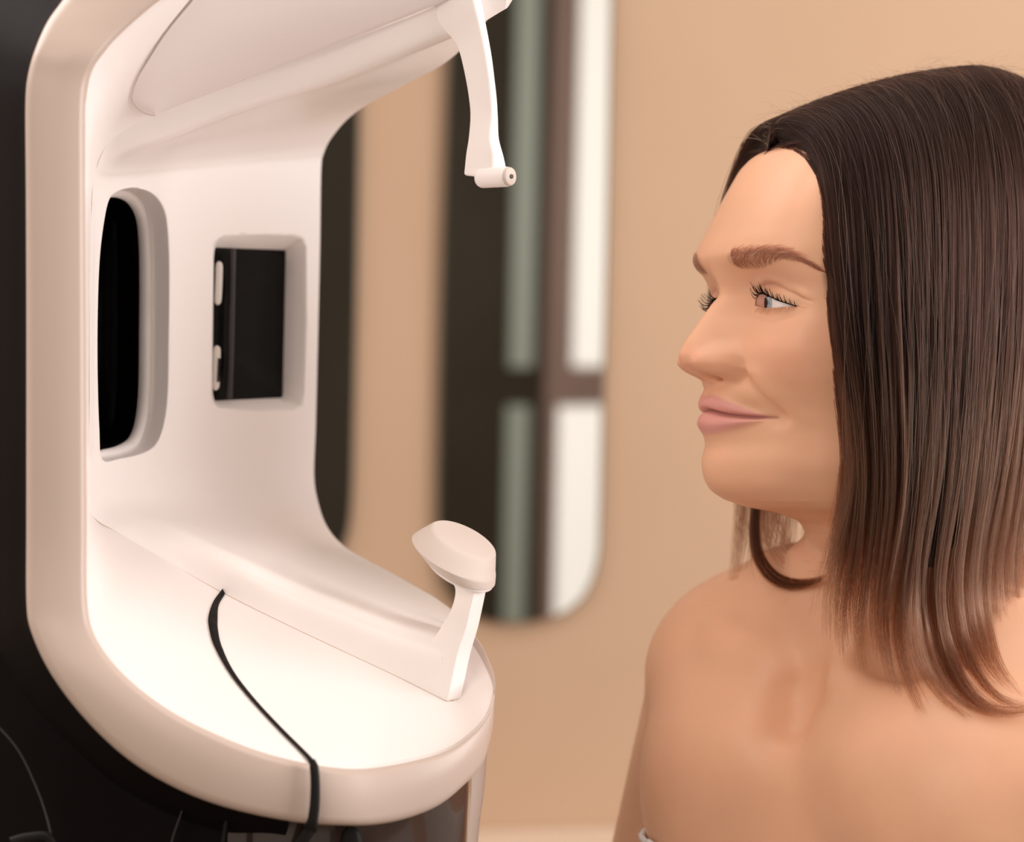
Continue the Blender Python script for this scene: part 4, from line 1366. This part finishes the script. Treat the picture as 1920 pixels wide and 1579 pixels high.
GUIDES = [
    ([(1434, 277, 1), (1452, 271, 10), (1474, 268, 22), (1502, 275, 34), (1528, 300, 43), (1545, 350, 50), (1552, 420, 54), (1554, 510, 58), (1563, 600, 61), (1577, 690, 62.5), (1596, 790, 62.5),
      (1602, 860, 62), (1592, 940, 61), (1568, 1020, 59), (1545, 1075, 57), (1530, 1130, 55)], None),
    ([(1452, 228, 2), (1490, 226, 20), (1530, 248, 38), (1558, 300, 52), (1573, 380, 62), (1582, 500, 68), (1594, 640, 71), (1612, 780, 71), (1620, 900, 70), (1612, 1000, 68), (1598, 1100, 66), (1592, 1180, 65), (1604, 1262, 64)], None),
    ([(1520, 192, 2), (1562, 196, 24), (1604, 230, 46), (1632, 300, 62), (1645, 400, 72), (1652, 560, 79), (1662, 740, 80), (1668, 900, 79), (1660, 1010, 77), (1646, 1110, 75), (1642, 1180, 74), (1650, 1240, 73)], None),
    ([(1600, 164, 2), (1646, 172, 28), (1690, 220, 52), (1714, 300, 68), (1724, 420, 79), (1728, 580, 85), (1728, 760, 86), (1720, 900, 85), (1706, 1020, 83), (1690, 1110, 82), (1684, 1190, 81), (1700, 1270, 80), (1730, 1335, 79)], None),
    ([(1685, 141, 2), (1736, 156, 30), (1778, 215, 56), (1800, 310, 72), (1806, 430, 82), (1804, 590, 88), (1796, 760, 88), (1782, 910, 87), (1764, 1020, 85), (1750, 1110, 84), (1762, 1200, 83), (1805, 1295, 80), (1870, 1345, 74), (1950, 1335, 66)], None),
    ([(1770, 127, 2), (1824, 150, 30), (1864, 220, 57), (1884, 320, 73), (1890, 440, 82), (1886, 600, 87), (1874, 760, 87), (1858, 910, 86), (1840, 1020, 84), (1832, 1100, 82), (1846, 1190, 79), (1872, 1262, 76), (1925, 1310, 70)], None),
    ([(1845, 123, 2), (1898, 156, 28), (1940, 235, 54), (1960, 340, 69), (1966, 460, 77), (1962, 610, 81), (1950, 760, 80), (1934, 910, 78), (1918, 1020, 76), (1915, 1100, 74), (1922, 1190, 72), (1950, 1270, 68)], None),
    ([(1915, 144, 2), (1968, 185, 24), (2010, 275, 46), (2030, 380, 58), (2036, 480, 64), (2032, 620, 66), (2020, 770, 64), (2005, 910, 60), (1995, 1020, 57), (1992, 1120, 55), (2000, 1270, 52)], None),
    ([(1965, 180, 1), (2010, 225, 12), (2050, 315, 24), (2072, 420, 30), (2076, 500, 32), (2070, 630, 32), (2055, 770, 30), (2040, 910, 28), (2030, 1020, 26), (2030, 1120, 25), (2040, 1260, 24)], None),
]
NPT = 48
bpx, bpy_, bpd = project(body2world(BV))
dmap = {}
for a_, b_, d_ in zip((bpx // 10).astype(int), (bpy_ // 10).astype(int), bpd):
    for da in (-1, 0, 1):
        for db in (-1, 0, 1):
            k_ = (a_ + da, b_ + db)
            if d_ < dmap.get(k_, 9): dmap[k_] = d_


def drape(P, clear=3.0):
    """lift guide points that would sink into the shoulder or chest, along the line of sight"""
    P = P.copy()
    for i in range(len(P)):
        if P[i, 2] > -95: continue
        a_, b_, d_ = project(head2world(P[i:i + 1, 0], P[i:i + 1, 1], P[i:i + 1, 2]))
        ds = dmap.get((int(a_[0] // 10), int(b_[0] // 10)))
        if ds is None: continue
        if d_[0] > ds - clear / 1000:
            for _ in range(12):
                a2, b2, d2 = project(head2world(P[i:i + 1, 0], P[i:i + 1, 1], P[i:i + 1, 2]))
                P[i] = px2head(a_[0], b_[0], P[i, 1] + (d2[0] - (ds - clear / 1000)) * 1000 * 0.9)
    for _ in range(3):
        m_ = P[:, 2] < -95
        Q = P.copy(); Q[1:-1] = 0.25 * P[:-2] + 0.5 * P[1:-1] + 0.25 * P[2:]
        P[m_] = Q[m_]
    return P


def guide3(G_):
    P = np.array([px2head(a, b, c if n_ else 0.0) for n_, (a, b, c) in enumerate(G_)])
    Q = cr_interp(P, np.linspace(0, len(P) - 1, 40 * len(P)))
    s_ = np.concatenate([[0], np.cumsum(np.linalg.norm(np.diff(Q, axis=0), axis=1))])
    t_ = np.linspace(0, s_[-1], NPT)
    return np.stack([np.interp(t_, s_, Q[:, k]) for k in range(3)], 1)


def on_skin(a, b_):
    f_, l_, z_ = face_at(a, b_)
    return (f_ + 0.7, l_, z_)


def guide3_front(G_):
    P = np.array([on_skin(a, b_) if n_ < 8 else px2head(a, b_, c) for n_, (a, b_, c) in enumerate(G_)])
    P[0, 1] = 0.0
    Q = cr_interp(P, np.linspace(0, len(P) - 1, 40 * len(P)))
    s_ = np.concatenate([[0], np.cumsum(np.linalg.norm(np.diff(Q, axis=0), axis=1))])
    t_ = np.linspace(0, s_[-1], NPT)
    return np.stack([np.interp(t_, s_, Q[:, k]) for k in range(3)], 1)


GN = np.stack([guide3_front(GUIDES[0][0])] + [guide3(g) for g, _ in GUIDES[1:]])                 # near side, (9, NPT, 3) head-local
GFAR = GN * np.array([1, -1, 1])
for i in range(6): GN[i] = drape(GN[i], 5.0)
# far side front lock swings forward under the chin and curls back
far0 = [(1412, 900, -62), (1406, 960, -60), (1404, 1020, -56), (1418, 1070, -48), (1450, 1102, -38), (1490, 1110, -27), (1535, 1092, -14)]
far1 = [(1452, 900, -64), (1446, 950, -62), (1458, 1000, -58), (1490, 1035, -52), (1530, 1050, -44), (1575, 1055, -36)]


def with_tail(G_, cut, tail):
    P = np.concatenate([G_[:cut:4], np.array([px2head(a, b, c) for a, b, c in tail])])
    Q = cr_interp(P, np.linspace(0, len(P) - 1, 40 * len(P)))
    s_ = np.concatenate([[0], np.cumsum(np.linalg.norm(np.diff(Q, axis=0), axis=1))])
    t_ = np.linspace(0, s_[-1], NPT)
    return np.stack([np.interp(t_, s_, Q[:, k]) for k in range(3)], 1)


GFAR[0] = with_tail(GFAR[0], 26, far0)
GFAR[1] = with_tail(GFAR[1], 26, far1)
GFAR[0] = drape(GFAR[0]); GFAR[1] = drape(GFAR[1])


def smooth_noise(n, pts, amp):
    k = rng.normal(size=(n, pts, 3))
    out = np.zeros((n, NPT, 3))
    x = np.linspace(0, pts - 1, NPT)
    for i in range(n):
        out[i] = cr_interp(k[i], x)
    return out * amp


def make_strands(GG, n, s_lo, s_hi, layer, jit=0.7, clump_amp=2.2, trim=(0.84, 1.0)):
    s_ = rng.uniform(s_lo, s_hi, n)
    base_ = cr_interp(GG, s_)
    # layering towards the head
    e = rng.uniform(0, 1, n) ** 1.4
    t_ = np.linspace(0, 1, NPT)
    ramp = np.clip(t_ / 0.2, 0, 1) * np.interp(t_, [0, .5, .8, 1], [1, 1, 0.9, 0.6])
    ax = np.zeros_like(base_)
    ax[..., 1] = -np.sign(base_[:, NPT // 2, 1])[:, None]
    ax[..., 0] = -0.12 - 0.0 * base_[..., 0]
    ax[..., 2] = -0.6 * np.clip(1 - t_ / 0.25, 0, 1)
    base_ = base_ + ax * (e * layer)[:, None, None] * np.maximum(ramp, 0.15)[None, :, None]
    # locks
    nc = int((s_hi - s_lo) * 8) + 2
    cT = rng.uniform(0.85, 1.0, nc)
    cl = smooth_noise(nc, 5, clump_amp)
    ci = ((s_ - s_lo) / (s_hi - s_lo) * (nc - 1.001)).astype(int)
    cen = (ci + 0.5) / (nc - 1) * (s_hi - s_lo) + s_lo
    grow = np.clip((t_ - 0.15) / 0.85, 0, 1)[None, :, None]
    base_ += cl[ci] * grow * np.array([1, 0.6, 0.3])
    # strands gather to the lock's centre at the tips
    cb = cr_interp(GG, np.clip(cen, s_lo, s_hi)) + cl[ci] * grow * np.array([1, 0.6, 0.3])
    g2 = (0.90 * sstep(t_, 0.5, 0.98))[None, :, None]
    base_[..., 0:1] = base_[..., 0:1] * (1 - g2) + cb[..., 0:1] * g2
    base_ += smooth_noise(n, 4, jit) * np.clip(t_ / 0.1, 0.25, 1)[None, :, None]
    out = []
    for i in range(n):
        T = rng.uniform(*trim) * cT[ci[i]]
        x = np.linspace(0, min(T, 1.0) * (NPT - 1), 34)
        out.append(cr_interp(base_[i], x))
    return out


def to_world(S):
    return [head2world(q[:, 0], q[:, 1], q[:, 2]) for q in S]


def rad_prof(S, r):
    return [r * np.interp(np.linspace(0, 1, len(q)), [0, 0.75, 1], [1, 1, 0.25]) for q in S]


M_HAIR = hair_mat('brown_hair', (0.020, 0.0085, 0.0058), (0.015, 0.0060, 0.0040), (0.090, 0.040, 0.022), 0.3, 0.6, 0.25, 1.22)
M_CAP = noise_mix(mat('hair_undercoat', (0.018, 0.009, 0.007), 0.6, 0.2), (0.03, 0.015, 0.011), 200, 0.7)

# undercoat : a closed cap under the strands
ss = np.linspace(0.0, 8.0, 60)


def cap_half(GG, sg, inset):
    A = cr_interp(GG, ss)                                       # (60, NPT, 3)
    tm = np.interp(ss, [0, 2, 3.5, 5, 8], [0.58, 0.60, 0.70, 0.70, 0.66]) if sg > 0 else np.full(60, 0.6)
    A = np.stack([cr_interp(a, np.linspace(0, m_, 34) * (NPT - 1)) for a, m_ in zip(A, tm)])   # (60, 34, 3)
    t_ = np.linspace(0, 0.6, 34)
    A[..., 1] -= sg * inset * np.clip(t_ / 0.12, 0, 1)[None, :]
    A[..., 2] -= inset * 0.8 * np.clip(1 - t_ / 0.2, 0, 1)[None, :]
    A[..., 0] -= inset * 0.7 * np.clip(1 - ss / 1.5, 0, 1)[:, None]
    A[:, 0, 1] = 0
    return A


cv, cf = [], []
for GG, sg in ((GN, 1), (GN * np.array([1, -1, 1]), -1)):
    o_ = cap_half(GG, sg, 5.0); i_ = cap_half(GG, sg, 9.0)
    for A in (o_, i_):
        b0 = sum(len(x) for x in cv)
        cv.append(A.reshape(-1, 3)); cf += [tuple(b0 + i for i in f) for f in grid_faces(60, 34)]
cv = np.concatenate(cv)
hair = link_mesh('hair', head2world(cv[:, 0], cv[:, 1], cv[:, 2]), cf, M_CAP, person)

S = make_strands(GN, 9500, 0.0, 8.0, 15, trim=(0.83, 1.05))
S += make_strands(GN, 600, 0.0, 0.35, 2, jit=0.35, clump_amp=0.4, trim=(0.7, 1.0))
S += make_strands(GN, 900, 0.0, 1.2, 5, jit=0.5, clump_amp=1.0, trim=(0.6, 1.0))
S += make_strands(GFAR, 1500, 0.0, 8.0, 10)
S += make_strands(GFAR, 420, 0.0, 0.25, 3, jit=0.5, clump_amp=0.6, trim=(1.05, 1.2))
S += make_strands(GFAR, 160, 0.7, 1.4, 5, jit=1.4, clump_amp=2.5, trim=(0.8, 1.0))
hb = []
for _ in range(700):
    t_ = rng.uniform(0.0, 0.42) * (NPT - 1)
    r0 = cr_interp(GN[0], np.array([t_]))[0]; r1 = cr_interp(GN, np.array([0.75]))[0]
    tgt = cr_interp(r1, np.array([t_ * 0.9 + 6]))[0]
    fwd = rng.uniform(-0.5, 3.0)
    ll, zl_ = r0[1] - 0.3 * fwd, r0[2] - 0.9 * fwd * np.interp(t_ / (NPT - 1), [0, .25, .42], [1, .8, 0.1])
    ff_ = face_f([abs(ll)], [zl_])[0]
    a_ = np.array([max(ff_, r0[0] - 4) + 0.2, ll, zl_])
    x = np.linspace(0, 1, 10)[:, None]
    e_ = a_ + (tgt - a_) * rng.uniform(0.35, 0.9)
    pth = a_ + (e_ - a_) * x + np.array([0.8, 0.5, 1.2]) * np.sin(np.pi * x) * rng.uniform(0.3, 1.3)
    hb.append(pth)
    if t_ < 0.15 * NPT: hb.append(pth * np.array([1, -1, 1]))
S += hb
hair_object('hair_strands', to_world(S), rad_prof(S, 0.000075), M_HAIR, hair)
# stray wisps along the parting and over the lengths
fl = []
for _ in range(240):
    s_ = rng.uniform(0.1, 7.5)
    r0 = cr_interp(GN, np.array([s_]))[0][0]
    L_ = rng.uniform(8, 26)
    dirn_ = np.array([rng.normal(0.1, 0.55), rng.normal(0, 0.5), rng.uniform(0.25, 0.9)])
    x = np.linspace(0, 1, 12)[:, None]
    curl = np.array([rng.normal(-0.3, 0.5), rng.normal(0, 0.5), -0.45])
    fl.append(r0 + np.array([0, 0, -1]) + dirn_ * L_ * x + curl * L_ * x ** 2)
hair_object('flyaway_hair', to_world(fl), rad_prof(fl, 0.00004), hair_mat('flyaway_hair', (0.20, 0.11, 0.06), (0.34, 0.2, 0.11), (0.5, 0.32, 0.2)), hair)
lo_ = make_strands(GN, 160, 1.0, 7.5, -3, jit=5.0, clump_amp=4.0, trim=(0.7, 1.0))
hair_object('loose_hair', to_world(lo_), rad_prof(lo_, 0.00005), hair_mat('loose_hair', (0.04, 0.02, 0.013), (0.05, 0.024, 0.015), (0.16, 0.08, 0.045), ior=1.3), hair)

# --- eyebrows and lashes
M_BROW = hair_mat('brow_hair', (0.10, 0.046, 0.032), (0.10, 0.046, 0.032), (0.14, 0.065, 0.045), 0.4)
M_LASH = noise_mix(mat('lash_mascara', (0.004, 0.003, 0.003), 0.5, 0.1), (0.006, 0.005, 0.005), 50, 0.5)
for s in (1, -1):
    br = []
    n_b = 520
    for _ in range(n_b):
        t_ = rng.uniform(0, 1) ** 1.35
        c = cr_interp(brow_c, np.array([t_ * (len(brow_c) - 1)]))[0]
        c2 = cr_interp(brow_c, np.array([min(t_ + 0.03, 1) * (len(brow_c) - 1)]))[0] - cr_interp(brow_c, np.array([max(t_ - 0.03, 0) * (len(brow_c) - 1)]))[0]
        tg = c2[:2] / np.linalg.norm(c2[:2])
        nm = np.array([-tg[1], tg[0]])
        v = rng.uniform(-0.5, 0.5)
        p = c[:2] + nm * v * c[2]
        lean = np.interp(t_, [0, 0.12, 0.3, 0.6, 1], [1.5, 1.1, 0.65, 0.25, 0.0]) - v * 0.75
        dr = np.array([tg[0] * math.cos(lean) + nm[0] * math.sin(lean), tg[1] * math.cos(lean) + nm[1] * math.sin(lean)])
        L_ = rng.uniform(4.0, 7.0) * np.interp(t_, [0, 0.3, 1], [0.8, 1.1, 0.75])
        x = np.linspace(0, 1, 7)
        q = p + np.outer(x, dr) * L_ + np.outer(x ** 2, tg - dr) * L_ * 0.3
        ff = face_f(q[:, 0], q[:, 1]) + 0.15 + 0.7 * np.sin(x * np.pi * 0.8)
        br.append(np.stack([ff, s * q[:, 0], q[:, 1]], 1))
    hair_object('eyebrow', to_world(br), rad_prof(br, 0.000075), M_BROW, person)
    la = []
    nl = 18 if s > 0 else 9
    for k_ in range(nl):
        lc = np.interp(k_ / (nl - 1.0), [0, 1], [20.0, 44.2])
        w_ = (lc - 30) / 16.0
        Lc = rng.uniform(4.8, 7.6) * np.interp(lc, [18, 22, 34, 46], [0.9, 1.05, 0.85, 0.6])
        tipd = np.array([0.72, 0.42 * w_ - 0.04 + 0.12 * rng.normal(), 0.80 + 0.12 * rng.normal()]) * Lc
        if s < 0: tipd = np.array([1.0, 0.0, 0.40]) * Lc * 1.3
        for m_ in range(3):
            l0 = lc + (m_ - 1.0) * 0.5 + rng.normal(0, 0.08)
            z0 = pchip(*EU, np.array([l0]))[0]
            root = np.array([face_f([l0], [z0])[0] - 0.3, l0, z0])
            tip = np.array([face_f([lc], [z0])[0] - 0.3, lc, z0]) + tipd * rng.uniform(0.82, 1.0) + rng.normal(0, 0.25, 3)
            x = np.linspace(0, 1, 9)[:, None]
            qd = root + (tip - root) * x - np.array([0, 0, 1.5]) * np.sin(np.pi * x)
            la.append(qd * np.array([1, s, 1]))
    rl = [0.00024 * np.linspace(1, 0.2, len(q)) for q in la]
    hair_object('upper_eyelashes', to_world(la), rl, M_LASH, person)
    lb = []
    for k_ in range(34):
        l0 = np.interp(k_ / 33.0, [0, 1], [21, 43.5]) + rng.normal(0, 0.2)
        z0 = pchip(*EL, np.array([l0]))[0]
        f0 = face_f([l0], [z0])[0] - 0.2
        w_ = (l0 - 30) / 16.0
        L_ = rng.uniform(2.8, 4.6)
        x = np.linspace(0, 1, 7)[:, None]
        q = np.array([f0, l0, z0]) + np.array([0.55, 0.35 * w_ - 0.15 + 0.15 * rng.normal(), -0.55]) * L_ * x + np.array([0, 0, -0.25]) * L_ * x ** 2
        lb.append(q * np.array([1, s, 1]))
    hair_object('lower_eyelashes', to_world(lb), [0.00014 * np.linspace(1, 0.3, len(q)) for q in lb], M_BROW, person)
    # dark lash line along the lid edge
    l0 = np.linspace(19.5, 44.8, 40)
    q = np.stack([face_f(l0, pchip(*EU, l0)) - 0.25, s * l0, pchip(*EU, l0) - 0.05], 1)
    hair_object('lash_line', to_world([q]), [np.full(40, 0.00050)], M_LASH, person)

    xw = np.linspace(0, 1, 8)
    q = np.stack([face_f(44.2 + 5.5 * xw, -2.6 - 1.6 * xw) + 0.1, s * (44.2 + 5.5 * xw), -2.6 - 1.6 * xw], 1)
    hair_object('outer_lash_line', to_world([q]), [0.0003 * np.linspace(1, 0.15, 8)], M_BROW, person)

# --- white strapless top, only its edge shows at the bottom of the frame
TOPZ = -282.0
def top_sdf(P):
    return smax(np.abs(body_sdf(P, False) - 2.6) - 1.6, P[..., 2] - (TOPZ - 0.16 * (P[..., 1] + 90) * (P[..., 1] > -90)), 1.5)
TV, TF = surface_nets(top_sdf, (-150, -200, -452), (150, 200, -240), 3.0)
link_mesh('strapless_top', body2world(TV), [tuple(f) for f in TF], M_CLOTH, person)
